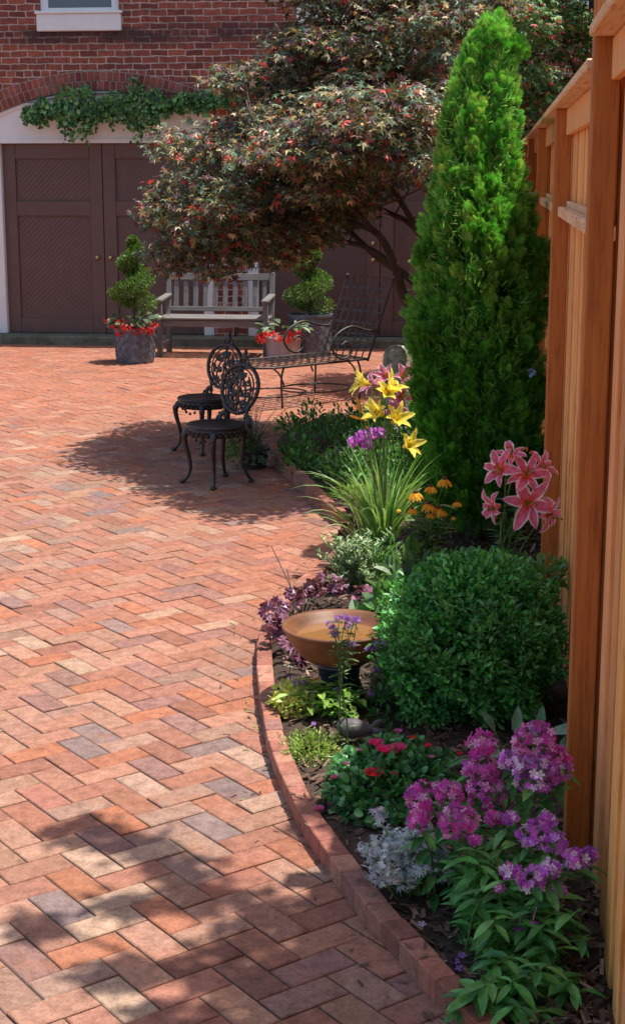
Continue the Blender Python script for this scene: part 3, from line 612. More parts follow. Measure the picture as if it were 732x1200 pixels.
for i in range(K_):
    ca, sa = math.cos(thp[i]), math.sin(thp[i]); b0_ = np.array([np.interp(zp[i], zs_, cxs) + RI_[i] * ca, AY + RI_[i] * sa, zp[i]]); e0 = np.array([np.interp(ze[i], zs_, cxs) + RO[i] * ca, AY + RO[i] * sa, ze[i] + (.03 if zp[i] > 2.2 else 0)])
    ax = e0 - b0_; t_ = r.random(per) ** .7; wdt = .034 * (1 - .6 * t_); P = b0_ + ax * t_[:, None] + rdir(per, r) * wdt[:, None] + np.array([ca, sa, 0]) * (.02 * np.sin(3.1 * t_))[:, None]
    A = ax / np.linalg.norm(ax) * 1.1 + (0, 0, .25) + rdir(per, r) * .55 + np.array([ca, sa, .15]) * .35; Nn = rdir(per, r) + np.array([ca, sa, .3]) * .4
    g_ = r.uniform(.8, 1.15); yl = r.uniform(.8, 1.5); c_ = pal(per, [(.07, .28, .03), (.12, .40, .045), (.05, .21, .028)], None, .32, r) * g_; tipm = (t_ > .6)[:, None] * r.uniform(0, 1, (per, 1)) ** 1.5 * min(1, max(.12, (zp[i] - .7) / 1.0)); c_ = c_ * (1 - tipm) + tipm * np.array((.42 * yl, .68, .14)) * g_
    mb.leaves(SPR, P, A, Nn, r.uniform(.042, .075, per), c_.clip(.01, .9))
n = 9500; z = .25 + 2.45 * r.random(n) ** .85; th = r.uniform(0, 2 * math.pi, n); rd = np.stack([np.cos(th), np.sin(th), 0 * th], 1)
lm = 1 + .10 * np.sin(3 * th + 4 * z) + .08 * np.sin(7 * th - 9 * z + 1); R_ = (np.interp(z, zs_, rs_) * lm * r.uniform(.88, 1.06, n)).clip(.01)
P = np.stack([np.interp(z, zs_, cxs), np.full(n, AY), z], 1) + rd * R_[:, None]; hl = np.clip((z - .9) / 1.0, .1, 1)[:, None]  # height mask: upper outer twigs get sunlit highlights painted into their colour
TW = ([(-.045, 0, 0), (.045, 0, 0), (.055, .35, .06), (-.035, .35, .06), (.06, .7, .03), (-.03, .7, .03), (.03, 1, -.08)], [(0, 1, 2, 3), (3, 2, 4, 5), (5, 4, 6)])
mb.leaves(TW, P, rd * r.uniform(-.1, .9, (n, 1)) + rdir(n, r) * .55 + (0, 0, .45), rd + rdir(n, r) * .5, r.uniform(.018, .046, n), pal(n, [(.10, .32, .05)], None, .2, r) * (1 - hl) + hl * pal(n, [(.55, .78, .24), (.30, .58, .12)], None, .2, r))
# side sprigs near the fence
for c, q in ((PY(632, 335, 7.9), .10), (PY(628, 300, 7.9), .07), (PY(625, 370, 7.9), .08), (PY(500, 300, 7.9), .05), (PY(497, 400, 7.8), .07), (PY(600, 60, 8), .05)):
    k_ = 420; v = rdir(k_, r) * r.random((k_, 1)) ** .4 * q; mb.leaves(SPR, c + v, v / q + (0, 0, .7), rdir(k_, r), r.uniform(.035, .06, k_), pal(k_, [(.07, .20, .022), (.11, .28, .03)], None, .15, r))
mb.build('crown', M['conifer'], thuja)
mb = MB(); limb(mb, [(-.07, AY, -.02), (-.06, AY, 1.2), (0, AY, 2.5)], .05, .006, 8)
n = 90; 
for i in range(n):
    z0 = r.uniform(.1, 2.3); a = r.uniform(0, 6.28); q = np.interp(z0, zs_, rs_) * .7; mb.tube([(-.06, AY, z0), (-.06 + .6 * q * math.cos(a), AY + .6 * q * math.sin(a), z0 + .08), (-.06 + q * math.cos(a), AY + q * math.sin(a), z0 + .25)], [.008, .006, .003], 5)
mb.build('trunk', M['bark'], thuja)

# ================================================================== generic shrub / plant helpers
def blob_leaves(mb, c, rad3, n, size, cols, wts, r, tm=LV, inner=.55, up=.5, jit=.18, lump=.08, sq=1.0):
    v = rdir(n, r); v = np.sign(v) * np.abs(v) ** sq; th = np.arctan2(v[:, 1], v[:, 0]); f = (inner + (1 - inner) * r.random(n) ** .5) * (1 + lump * np.sin(5 * th + 3) * np.cos(6 * v[:, 2]) + lump * np.sin(9 * th + 8 * v[:, 2]))
    P = np.asarray(c) + v * f[:, None] * np.asarray(rad3); ok = P[:, 2] > .03; P = P[ok]; v = v[ok]; n = len(P)
    A = v * .7 + rdir(n, r) * .7 + (0, 0, up * .6); Nn = v * .6 + rdir(n, r) * .5 + (0, 0, up); mb.leaves(tm, P, A, Nn, r.uniform(.7, 1.25, n) * size, pal(n, cols, wts, jit, r))
def stems(mb, base, tips, r0=.004, r1=.002, bend=.3, r=rng, tint_=(1, 1, 1)):
    out = []
    for t_ in tips:
        b_ = np.asarray(base, float) + np.r_[r.normal(0, .02, 2), 0]; t_ = np.asarray(t_, float); m_ = b_ * .45 + t_ * .55; m_[:2] = b_[:2] * (.5 + bend * .5) + t_[:2] * (.5 - bend * .5)
        P = cat_curve([b_, m_, t_], 5); mb.tube(P, np.linspace(r0, r1, len(P)), 5, tint_); out.append(P)
    return out
def stem_leaves(mb, paths, per, size, cols, r, tm=LVn, droop=.2, lo=.1, hi=.9):
    Ps, As = [], []
    for P in paths:
        for q in np.linspace(lo, hi, per):
            i = q * (len(P) - 1); p = P[int(i)] * (1 - i % 1) + P[min(len(P) - 1, int(i) + 1)] * (i % 1); a = r.uniform(0, 6.28)
            for s_ in (0, math.pi): Ps.append(p); As.append((math.cos(a + s_), math.sin(a + s_), .5 - droop + r.normal(0, .15)))
    Ps = np.array(Ps); As = np.array(As); n = len(Ps); mb.leaves(tm, Ps, As, rdir(n, r) * .2 + (0, 0, 1), r.uniform(.7, 1.2, n) * size, pal(n, cols, None, .18, r))
def base_of(p, dy=0): return np.array([p[0], p[1] + dy, soil_z(p[0], p[1])])

# boxwood
r = np.random.default_rng(51); bx = thing('boxwood_shrub', 'rounded dark green boxwood shrub right of the birdbath against the fence', 'shrub', (-.05, 5.35, .03))
mb = MB(); GB = [(.06, .29, .05), (.10, .40, .08), (.19, .52, .16), (.035, .16, .035)]
blob_leaves(mb, (-.05, 5.33, .295), (.305, .32, .28), 17000, .026, GB, [5, 5, 3, 3], r, LV, .62, .5, .22, .13, .9)
blob_leaves(mb, (-.02, 5.3, .55), (.20, .2, .085), 1500, .026, GB, [3, 5, 4, 2], r, LV, .6, 1, .2)
for i in range(210):
    v_ = rdir(1, r)[0]; v_[2] = abs(v_[2]) * .9; p = np.array([-.05, 5.33, .295]) + np.sign(v_) * np.abs(v_) ** .9 * (.305, .32, .285) * r.uniform(.95, 1.12); blob_leaves(mb, p, (.022, .022, .045), 26, .026, [(.06, .24, .05), (.12, .36, .09), (.18, .44, .14)], [3, 4, 2], r, LV, .2, 1, .2)
mb.build('foliage', M['waxleaf'], bx)
mb = MB()
for i in range(26): v = rdir(1, r)[0]; v[2] = abs(v[2]); mb.tube([(-.05, 5.35, .0), np.array([-.05, 5.35, .25]) + v * .15, np.array([-.05, 5.35, .3]) + v * (.3, .3, .28)], [.012, .007, .003], 5)
mb.build('stem', M['bark'], bx)

# ---------------- spiral topiaries in planters
def topiary(name, label, c, pot_r, pot_h, z0, z1, R0, group, potmat, seed):
    r = np.random.default_rng(seed); t = thing(name, label, 'potted plant', c, 0, group); mb = MB()
    mb.lathe([(.001, 0), (pot_r * .90, 0), (pot_r * .93, .02), (pot_r * .95, pot_h * .15), (pot_r * 1.0, pot_h - .03), (pot_r * 1.05, pot_h - .03), (pot_r * 1.06, pot_h), (pot_r * .95, pot_h), (pot_r * .93, pot_h - .05), (.001, pot_h - .05)], c, 40)
    pot = mb.build('pot', potmat, t); mb = MB()
    for s_ in (-1, 1):     # raised diamond lattice
        for k_ in range(14):
            P = []
            for q in np.linspace(0, 1, 9):
                a = k_ * 2 * math.pi / 14 + s_ * q * 1.25; rr = pot_r * (.95 + .05 * q) + .002; P.append((c[0] + rr * math.cos(a), c[1] + rr * math.sin(a), c[2] + pot_h * .15 + q * (pot_h * .82 - .03)))
            mb.tube(P, .004, 4)
    mb.build('lattice', potmat, pot)
    mb = MB(); mb.tube([(c[0], c[1], pot_h - .06), (c[0], c[1], z1 - .1)], [.016, .008], 7); mb.build('trunk', M['bark'], t)
    mb = MB(); n = 10000; u = r.random(n) ** 1.25; turns = 2.2; a = u * turns * 2 * math.pi + 1.0; zc = z0 + .10 + (z1 - z0 - .12) * u; ring = R0 * .52 * (1 - u) ** .85; tr = R0 * .5 * (1 - u) ** .6 * .9 + .035
    v = rdir(n, r); f = tr * (.65 + .4 * r.random(n) ** .4); P = np.stack([c[0] + ring * np.cos(a) + v[:, 0] * f, c[1] + ring * np.sin(a) + v[:, 1] * f, zc + v[:, 2] * f * .62], 1)
    mb.leaves(DM, P, v + rdir(n, r) * .7 + (0, 0, .2), v + rdir(n, r) * .5 + (0, 0, .4), r.uniform(.018, .034, n), pal(n, [(.10, .19, .035), (.15, .27, .05), (.065, .13, .03)], None, .2, r)); mb.build('crown', M['leaf'], t)
    return t
def begonia(root, c, z, spread, seed, nf=9, rim=None):
    r = np.random.default_rng(seed); mb = MB(); n = 46; a = r.uniform(0, 6.28, n); q = spread * r.random(n) ** .5; P = np.stack([c[0] + q * np.cos(a), c[1] + q * np.sin(a) - .02, z + .02 + r.random(n) * .09], 1)
    A = np.stack([np.cos(a), np.sin(a) - .2, r.uniform(-.5, .7, n)], 1); mb.leaves(LV, P, A, rdir(n, r) * .4 + (0, -.2, 1), r.uniform(.08, .14, n), pal(n, [(.06, .11, .05), (.16, .22, .13), (.11, .16, .09)], None, .15, r)); mb.build('foliage', M['waxleaf'], root)
    for i in range(nf):
        a = -math.pi / 2 + (i - (nf - 1) / 2) * (2.9 / nf) + r.normal(0, .1); q = spread * r.uniform(.75, 1.1); p = np.array([c[0] + q * math.cos(a), c[1] + q * math.sin(a), z + r.uniform(-.05, .07)]); mb = MB(); k_ = 16
        v = rdir(k_, r) * (.05, .04, .035); mb.leaves(t_oval(.65, .2, .3), p + v, rdir(k_, r) * .6 + (0, -.4, -.6), rdir(k_, r) + (0, -.6, .6), r.uniform(.03, .05, k_), pal(k_, [(.80, .07, .05), (.85, .14, .10), (.70, .03, .04)], None, .1, r)); mb.build('flower', M['petal'], root)
c1 = np.array([-3.76, 16.03, 0]); c2 = np.array([-1.98, 16.85, 0])
tp1 = topiary('spiral_topiary', 'spiral clipped topiary with red begonias in a grey lattice pot left of the bench', c1, .215, .37, .52, 1.32, .27, 'spiral topiaries beside the bench', M['lead'], 61)
begonia(tp1, c1, .38, .25, 62, 10)
topiary('spiral_topiary', 'spiral clipped topiary in the tall grey lattice pot right of the bench', c2, .235, .46, .44, 1.25, .30, 'spiral topiaries beside the bench', M['lead'], 63)
c3 = G(332, 421); bp = thing('potted_begonia', 'low pinkish pot of red begonias in front of the right topiary pot', 'potted plant', c3)
mb = MB(); mb.lathe([(.001, 0), (.165, 0), (.175, .02), (.19, .22), (.20, .22), (.2, .245), (.175, .245), (.17, .2), (.001, .2)], c3, 32); mb.build('pot', M['pinkpot'], bp); begonia(bp, c3, .28, .24, 64, 10)

# ---------------- bench
bench = thing('garden_bench', 'weathered grey teak bench with slatted back and arms before the brick building', 'bench', (-3.0, 16.75, 0))
X0, X1, YF, YB = -3.62, -2.40, 16.48, 16.98; w_ = .055
def part_box(name, mat, parent, *boxes, M4=None):
    mb = MB()
    for b_ in boxes: mb.box(*b_, ch=.004, M=M4)
    return mb.build(name, mat, parent)
for x in (X0, X1 - w_):
    part_box('front_leg', M['teak'], bench, (x, x + w_, YF, YF + w_, 0, .60))
    mb = MB(); P = np.array([(x + w_ / 2, YB, 0), (x + w_ / 2, YB, .42), (x + w_ / 2, YB + .10, .90)]); 
    mb.box(x, x + w_, YB - .03, YB + .03, 0, .44, ch=.004); R = np.array([[1, 0, 0], [0, math.cos(-.2), -math.sin(-.2)], [0, math.sin(-.2), math.cos(-.2)]]); mb.box(x, x + w_, -.028, .028, 0, .47, M=mat4(R, (0, YB, .43)), ch=.004); mb.build('rear_leg', M['teak'], bench)
    mb = MB(); Rm = np.array([[1, 0, 0], [0, math.cos(.05), -math.sin(.05)], [0, math.sin(.05), math.cos(.05)]]); mb.box(x - .012, x + w_ + .012, -.04, YB - YF + .03, 0, .032, M=mat4(Rm, (0, YF, .602)), ch=.008); mb.build('arm', M['teakx'], bench)
    part_box('side_rail', M['teakx'], bench, (x + .012, x + w_ - .012, YF + w_ + .001, YB - .031, .33, .41), (x + .012, x + w_ - .012, YF + w_ + .001, YB - .031, .10, .15))
part_box('front_rail', M['teakx'], bench, (X0 + w_ + .001, X1 - w_ - .001, YF + .01, YF + .045, .335, .405))
part_box('rear_rail', M['teakx'], bench, (X0 + w_ + .001, X1 - w_ - .001, YB - .02, YB + .01, .335, .405))
for k_ in range(6):
    y = YF - .015 + k_ * .083; part_box('seat_slat', M['teakx'], bench, (X0 - .0 + (.06 if k_ in (0, 5) else 0), X1 - (.06 if k_ in (0, 5) else 0), y, y + .068, .413, .434))
R = np.array([[1, 0, 0], [0, math.cos(-.2), -math.sin(-.2)], [0, math.sin(-.2), math.cos(-.2)]]); Mb = mat4(R, (0, YB, .43))
part_box('top_rail', M['teakx'], bench, (X0 + w_ + .001, X1 - w_ - .001, -.02, .02, .38, .455), M4=Mb)
part_box('lower_back_rail', M['teakx'], bench, (X0 + w_ + .001, X1 - w_ - .001, -.02, .02, .035, .085), M4=Mb)
nsl = 10
for k_ in range(nsl):
    x = X0 + w_ + (k_ + .5) * (X1 - X0 - 2 * w_) / nsl; part_box('back_slat', M['teak'], bench, (x - .027, x + .027, -.009, .009, .086, .379), M4=Mb)

# ---------------- cast iron chairs (local coordinates, facing -Y)
def scroll(mb, c, r0, r1, a0, a1, rt, ux, uz, n=16):
    P = [np.asarray(c) + (r0 + (r1 - r0) * q) * (math.cos(a0 + (a1 - a0) * q) * ux + math.sin(a0 + (a1 - a0) * q) * uz) for q in np.linspace(0, 1, n)]; mb.tube(P, np.linspace(rt, rt * .8, n), 6)
def make_chair(label, loc, rz, seed):
    t = thing('cast_iron_chair', label, 'chair', loc, rz, 'black cast iron chairs on the patio'); t.scale = (.92, .92, .90); r = np.random.default_rng(seed)
    mb = MB(); mb.lathe([(.001, .40), (.17, .402), (.195, .405), (.21, .412), (.213, .424), (.205, .434), (.185, .432), (.16, .425), (.001, .42)], n=36, sx=1, sy=.96); mb.build('seat', M['iron'], t, local=True, smooth=True)
    mb = MB(); mb.lathe([(.203, .408), (.206, .395), (.198, .375), (.188, .352), (.182, .352), (.19, .375), (.195, .405)], n=36, sx=1, sy=.96, closed=False)   # relief apron
    for k_ in range(28):
        a = k_ * 2 * math.pi / 28; big = 1 + .7 * max(0, math.cos(2 * a)) ** 4 + .6 * max(0, math.cos(2 * a + math.pi)) ** 4
        for q, (dr, dz, rr) in enumerate(((.006, -.015, .011), (.0, -.035, .012), (-.012, -.06, .011))):
            if q == 2 and big < 1.2: continue
            mb.ball(((.197 + dr) * math.cos(a + q * .1), (.19 + dr) * math.sin(a + q * .1), .405 + dz * (1 if q < 2 else big * .9)), (rr, rr, rr * 1.1), 5)
    for a in np.linspace(0, 2 * math.pi, 29)[:-1]: scroll(mb, (.19 * math.cos(a), .182 * math.sin(a), .375), .018, .006, 0, 5, .004, np.array([-math.sin(a), math.cos(a), 0]), np.array([0, 0, 1.0]), 8)
    mb.build('apron', M['iron'], t, local=True)
    for a in (-math.pi / 2 - .78, -math.pi / 2 + .78, math.pi / 2 - .62, math.pi / 2 + .62):
        mb = MB(); d = np.array([math.cos(a), math.sin(a), 0]); prof = [(.165, .395), (.20, .375), (.222, .33), (.212, .26), (.19, .18), (.185, .10), (.205, .045), (.235, .012)] if a < 0 else [(.16, .395), (.185, .36), (.19, .30), (.18, .2), (.19, .12), (.22, .05), (.25, .012)]
        P = cat_curve([d * q + np.array([0, 0, z]) for q, z in prof], 5); m_ = len(P); rr = np.interp(np.linspace(0, 1, m_), [0, .12, .28, .55, .85, 1], [.020, .027, .021, .0145, .011, .013]); mb.tube(P, rr, 8)
        mb.ball(d * .243 + np.array([0, 0, .012]), (.026, .026, .012), 7); mb.ball(d * .222 + np.array([0, 0, .345]), (.024, .024, .03), 6)
        scroll(mb, d * .17 + np.array([0, 0, .355]), .03, .008, 0, 5.5, .006, d, np.array([0, 0, 1.0])); mb.build('leg', M['iron'], t, local=True, smooth=True)
    # back: oval of openwork leaning back, in plane (x, s) with lean
    lean = .23; U = np.array([1.0, 0, 0]); Wv = np.array([0, math.sin(lean), math.cos(lean)]); O = np.array([0, .165, .42])
    def q3(x, s_): return O + U * x + Wv * s_
    fr = MB(); oval = [q3(.19 * math.sin(a) * (1 - .10 * math.cos(a)), .245 - .175 * math.cos(a)) for a in np.linspace(0, 2 * math.pi, 41)]; fr.tube(oval, .0145, 7, cap=False)
    oval2 = [q3(.145 * math.sin(a), .245 - .148 * math.cos(a)) for a in np.linspace(0, 2 * math.pi, 37)]; fr.tube(oval2, .006, 6, cap=False)
    for s_ in (-1, 1):
        P = cat_curve([q3(s_ * .15, -.01), q3(s_ * .155, .03), q3(s_ * .115, .07), q3(s_ * .13, .12), q3(s_ * .16, .17)], 5); fr.tube(P, .013, 7)
        scroll(fr, q3(s_ * .125, .035), .04, .008, 0 if s_ > 0 else math.pi, s_ * 7.5, .008, U, Wv, 22); scroll(fr, q3(s_ * .165, .005), .032, .006, math.pi / 2, math.pi / 2 - s_ * 7, .009, U, Wv, 20)
    for a in np.linspace(0, 2 * math.pi, 27)[:-1]:
        fr.ball(q3(.178 * math.sin(a) * (1 - .10 * math.cos(a)), .245 - .178 * math.cos(a)), .0135, 4)
    bk = fr.build('back_frame', M['iron'], t, local=True, smooth=True)
    fi = MB(); fi.tube([q3(0, .07), q3(0, .42)], .008, 6)
    for s_ in (-1, 1):
        fi.tube(cat_curve([q3(s_ * .02, .09), q3(s_ * .07, .16), q3(s_ * .06, .25), q3(s_ * .02, .33), q3(0, .39)], 5), .0075, 6)
        fi.tube(cat_curve([q3(s_ * .05, .085), q3(s_ * .11, .17), q3(s_ * .115, .26), q3(s_ * .075, .34)], 5), .0065, 6)
        for (x, s2, r0, a0) in ((.05, .14, .03, 0), (.09, .22, .032, 1), (.045, .21, .024, 2), (.08, .30, .03, 3), (.035, .29, .022, 4), (.10, .14, .022, 2), (.035, .345, .018, 1), (.12, .25, .018, 0)):
            scroll(fi, q3(s_ * x, s2), r0, .005, a0, a0 + s_ * 7.5, .0078, U, Wv, 18)
            fi.ball(q3(s_ * x, s2), (.010, .008, .010), 5)
    for (x, s2) in ((0, .16), (0, .245), (0, .33)): fi.ball(q3(x, s2), (.022, .012, .026), 7)
    fi.build('openwork', M['iron'], bk, local=True, smooth=True)
    cr = MB(); scroll(cr, q3(-.028, .445), .034, .006, -1.2, 5.5, .009, U, Wv, 18); scroll(cr, q3(.028, .445), .034, .006, math.pi + 1.2, -math.pi + .8, .009, U, Wv, 18)
    cr.ball(q3(0, .475), (.026, .014, .032), 7); cr.ball(q3(0, .515), (.015, .012, .02), 6); cr.ball(q3(-.05, .43), (.02, .01, .016), 6); cr.ball(q3(.05, .43), (.02, .01, .016), 6); cr.build('crest', M['iron'], bk, local=True, smooth=True)
    return t
# facing -Y locally; world facing angle phi -> rz = phi + 90deg
make_chair('black ornate cast iron chair farther back, its seat turned to the left', (-2.04, 10.80, .002), rad(232 + 90), 1)
make_chair('black ornate cast iron chair nearest the camera, beside the dark pot of trailing silvery plant', (-1.74, 9.62, .002), rad(230 + 90), 2)

# ---------------- wrought iron chaise
hd = np.array([-1.30, 13.75, 0]); dirl = np.array([-.70, -.71, 0]); dirl /= np.linalg.norm(dirl); wv = np.array([-dirl[1], dirl[0], 0]) * -1   # wv to the viewer's right/near
wv = np.array([.72, -.69, 0]); wv /= np.linalg.norm(wv); dirl = np.array([-wv[1] * -1, 0, 0]); dirl = np.array([-.69, -.72, 0]); dirl /= np.linalg.norm(dirl)
ch = thing('wrought_iron_chaise', 'dark wrought iron chaise longue with lattice seat, raised back and scrolled arms', 'chaise longue', hd)
HW = .31; SL = 1.25; SZ = .36; zz = np.array([0, 0, 1.0])
def S(l, w__, z=SZ): return hd + dirl * l + wv * w__ + zz * z
bd = (-dirl * .42 + zz * 1.0); bd /= np.linalg.norm(bd); BL = .75
def Bk(s_, w__): return hd + zz * SZ + bd * s_ + wv * w__
mb = MB(); P = [S(0, HW), S(.9, HW), S(1.08, HW * .93), S(1.2, HW * .6), S(1.25, 0), S(1.2, -HW * .6), S(1.08, -HW * .93), S(.9, -HW), S(0, -HW)]; mb.tube(cat_curve(P, 4), .011, 7)
mb.tube([S(0, -HW), S(0, HW)], .010, 6); mb.build('seat_frame', M['wire'], ch, smooth=True)
mb = MB()
for w__ in np.linspace(-HW, HW, 8)[1:-1]: e = SL - .02 - .35 * (w__ / HW) ** 2 * .5; mb.tube([S(0, w__, SZ + .003), S(e, w__, SZ + .003)], .012, 4, flat=(zz, .25))
for l in np.linspace(0, 1.12, 15)[1:]: hw = HW if l < .95 else HW * .85; mb.tube([S(l, -hw, SZ - .001), S(l, hw, SZ - .001)], .012, 4, flat=(zz, .25))
mb.build('seat_lattice', M['wire'], ch)
mb = MB(); mb.tube([Bk(-.02, -HW), Bk(BL, -HW), Bk(BL, HW), Bk(-.02, HW)], .011, 7); bf = mb.build('back_frame', M['wire'], ch); mb.V = []; mb = MB()
nb_ = np.cross(bd, wv)
for w__ in np.linspace(-HW, HW, 8)[1:-1]: mb.tube([Bk(0, w__), Bk(BL, w__)], .011, 4, flat=(nb_, .25))
for s_ in np.linspace(0, BL, 8)[1:-1]: mb.tube([Bk(s_, -HW) + nb_ * .004, Bk(s_, HW) + nb_ * .004], .011, 4, flat=(nb_, .25))
for s__ in (-1, 1): mb.ball(Bk(BL, s__ * HW), .02, 6)
mb.build('back_lattice', M['wire'], ch)
for s__ in (-1, 1):
    mb = MB(); pts = [Bk(.26, s__ * (HW + .015))]; 
    for l, z in ((.05, .62), (.22, .66), (.38, .60), (.44, .50), (.38, .41), (.29, .385), (.22, .43), (.225, .50), (.28, .53), (.33, .50)): pts.append(S(l, s__ * (HW + .02), z))
    mb.tube(cat_curve(pts, 5), .011, 7); mb.build('arm', M['wire'], ch, smooth=True)
for l, nm in ((.12, 0), (.95, 1)):
    for s__ in (-1, 1):
        mb = MB(); mb.tube(cat_curve([S(l, s__ * (HW - .005)), S(l + (.03 if nm else -.03), s__ * (HW + .0), .25), S(l + (.02 if nm else -.02), s__ * (HW), .012)], 5), .010, 6); mb.tube(cat_curve([S(l + .12, s__ * HW), S(l + .05, s__ * HW, .3), S(l + .0, s__ * HW, .2)], 4), .008, 6); mb.build('leg', M['wire'], ch, smooth=True)
mb = MB()
for lc in (.35, .85):
    mb.tube([S(lc + .33 * math.cos(a), .28 * math.sin(a), .10) for a in np.linspace(0, 2 * math.pi, 33)], .008, 6, cap=False)
mb.build('stretcher', M['wire'], ch, smooth=True)

# ---------------- stone finial
p = PY(465, 424, 11.4); c = np.array([p[0], p[1], .03]); fn = thing('stone_finial', 'weathered stone ball finial on a short pedestal behind the yellow lilies', 'finial', c)
mb = MB(); mb.lathe([(.001, 0), (.15, 0), (.15, .05), (.11, .07), (.09, .12), (.085, .28), (.10, .34), (.07, .36), (.06, .39)], c, 24); mb.build('pedestal', M['stone'], fn)
mb = MB(); mb.lathe([(.05, .38), (.075, .42), (.095, .48), (.108, .55), (.104, .61), (.085, .655), (.05, .68), (.001, .688)], c, 24); mb.build('ball', M['stone'], fn, smooth=True)

# ---------------- potted trailing plant by the chair
c = G(298, 548); pt = thing('potted_plant', 'silvery trailing plant and fern in a dark pot beside the nearest iron chair', 'potted plant', c); r = np.random.default_rng(71)
mb = MB(); mb.lathe([(.001, 0), (.08, 0), (.10, .12), (.11, .12), (.11, .14), (.095, .14), (.09, .12), (.001, .12)], c, 24); mb.build('pot', M['blackpot'], pt)
mb = MB(); P = stems(mb, c + (0, 0, .11), [c + (r.normal(0, .10), r.normal(0, .09), r.uniform(.15, .48)) for _ in range(44)], .003, .0015, .3, r) + stems(mb, c + (0, 0, .13), [c + (r.uniform(-.15, .17), r.uniform(-.16, -.08), r.uniform(0.01, .12)) for s_ in range(14)], .003, .0015, -.4, r); mb.build('stem', M['stem'], pt)
mb = MB(); stem_leaves(mb, P, 14, .020, [(.32, .40, .32), (.20, .28, .20), (.42, .48, .42)], r, LV); mb.build('silver_foliage', M['felt'], pt)
mb = MB(); blob_leaves(mb, c + (-.10, -.06, .17), (.09, .08, .14), 500, .035, [(.07, .20, .03), (.12, .28, .05)], None, r, LVn, .2); mb.build('fern_foliage', M['leaf'], pt)

# ================================================================== BED PLANTS
def cover(label, name, c, rx, ry, rz, n, size, cols, seed, tm=LV, mat='leaf', catg='plant', group=None, wts=None, z0=None):
    r = np.random.default_rng(seed); z = soil_z(c[0], c[1]) if z0 is None else z0; mb = MB(); blob_leaves(mb, (c[0], c[1], z), (rx, ry, rz), n, size, cols, wts, r, tm, .35, .8, .2, .12)
    return tag(mb.build(name, M[mat], None, (c[0], c[1], z)), label, catg, group)
GD = [(.045, .15, .025), (.07, .22, .04), (.11, .30, .055)]
# shaded ground cover at the far end of the bed
r = np.random.default_rng(81); mb = MB()
for i in range(120):
    y = r.uniform(9.2, 12.9); x = r.uniform(ex(y) + .08, .15); z = soil_z(x, y); blob_leaves(mb, (x, y, z), (.13, .13, r.uniform(.10, .22)), 85, .045, GD, None, r, LV, .3, .9)
tag(mb.build('ground_cover', M['leaf']), 'dense dark green ground cover filling the far shaded end of the bed', 'ground cover', kind='stuff')
q = G(392, 560); cover('small pale green leafy plant with white tips beside the far brick edging', 'bushy_plant', q + (.08, 0, 0), .20, .25, .16, 700, .035, [(.12, .24, .09), (.20, .34, .14), (.34, .42, .28)], 82)
q = G(415, 590); cover('yellow green creeping plant at the end of the far brick edging', 'creeping_plant', q, .16, .12, .07, 420, .028, [(.30, .42, .08), (.20, .33, .06)], 83)
q = G(432, 545); cover('low green plant just left of the daylily leaves', 'low_plant', q, .18, .3, .22, 800, .045, GD, 84)
q = G(403, 645); cover('small purple brown leafed plant by the gap in the edging', 'bronze_plant', q + (.05, 0, 0), .08, .08, .15, 130, .05, [(.09, .03, .025), (.14, .05, .04)], 85, LVw)
# daylilies
def ribbon(mb, P, w0, col, r, up=(0, 0, 1)):
    P = np.asarray(P); m_ = len(P); T = np.gradient(P, axis=0); T /= np.linalg.norm(T, axis=1)[:, None]; side = np.cross(T, np.array(up) + r.normal(0, .35, 3)); side /= np.linalg.norm(side, axis=1)[:, None] + 1e-9
    w_ = w0 * np.interp(np.linspace(0, 1, m_), [0, .15, .6, 1], [.6, 1, .85, .02]); Nn = np.cross(side, T)
    V = np.concatenate([P - side * w_[:, None] + Nn * w_[:, None] * .35, P, P + side * w_[:, None] + Nn * w_[:, None] * .35]); F = []
    for i in range(m_ - 1): F += [(i, i + 1, m_ + i + 1, m_ + i), (m_ + i, m_ + i + 1, 2 * m_ + i + 1, 2 * m_ + i)]
    mb.add(V, np.array(F), col)
def strap_clump(mb, c, n, L, w0, cols, r, spread=1.0, side=(0, 0)):
    for i in range(n):
        a = r.uniform(0, 6.28); ln = L * r.uniform(.55, 1.1); lean = r.uniform(.1, 1) * spread; d = np.array([math.cos(a) + side[0], math.sin(a) + side[1], 0]); b_ = c + d * .03
        P = []; p = np.array(b_, float); el = math.pi / 2 - .15 * lean
        for q in range(11): P.append(p.copy()); p = p + ln / 10 * (d * math.cos(el) / max(.5, np.linalg.norm(d)) + zz * math.sin(el)); el -= .045 + lean * .27 * (q / 10 + .15)
        P = np.array(P); P[:, 2] = np.maximum(P[:, 2], .06); ribbon(mb, P, w0, pal(1, cols, None, .15, r)[0], r)
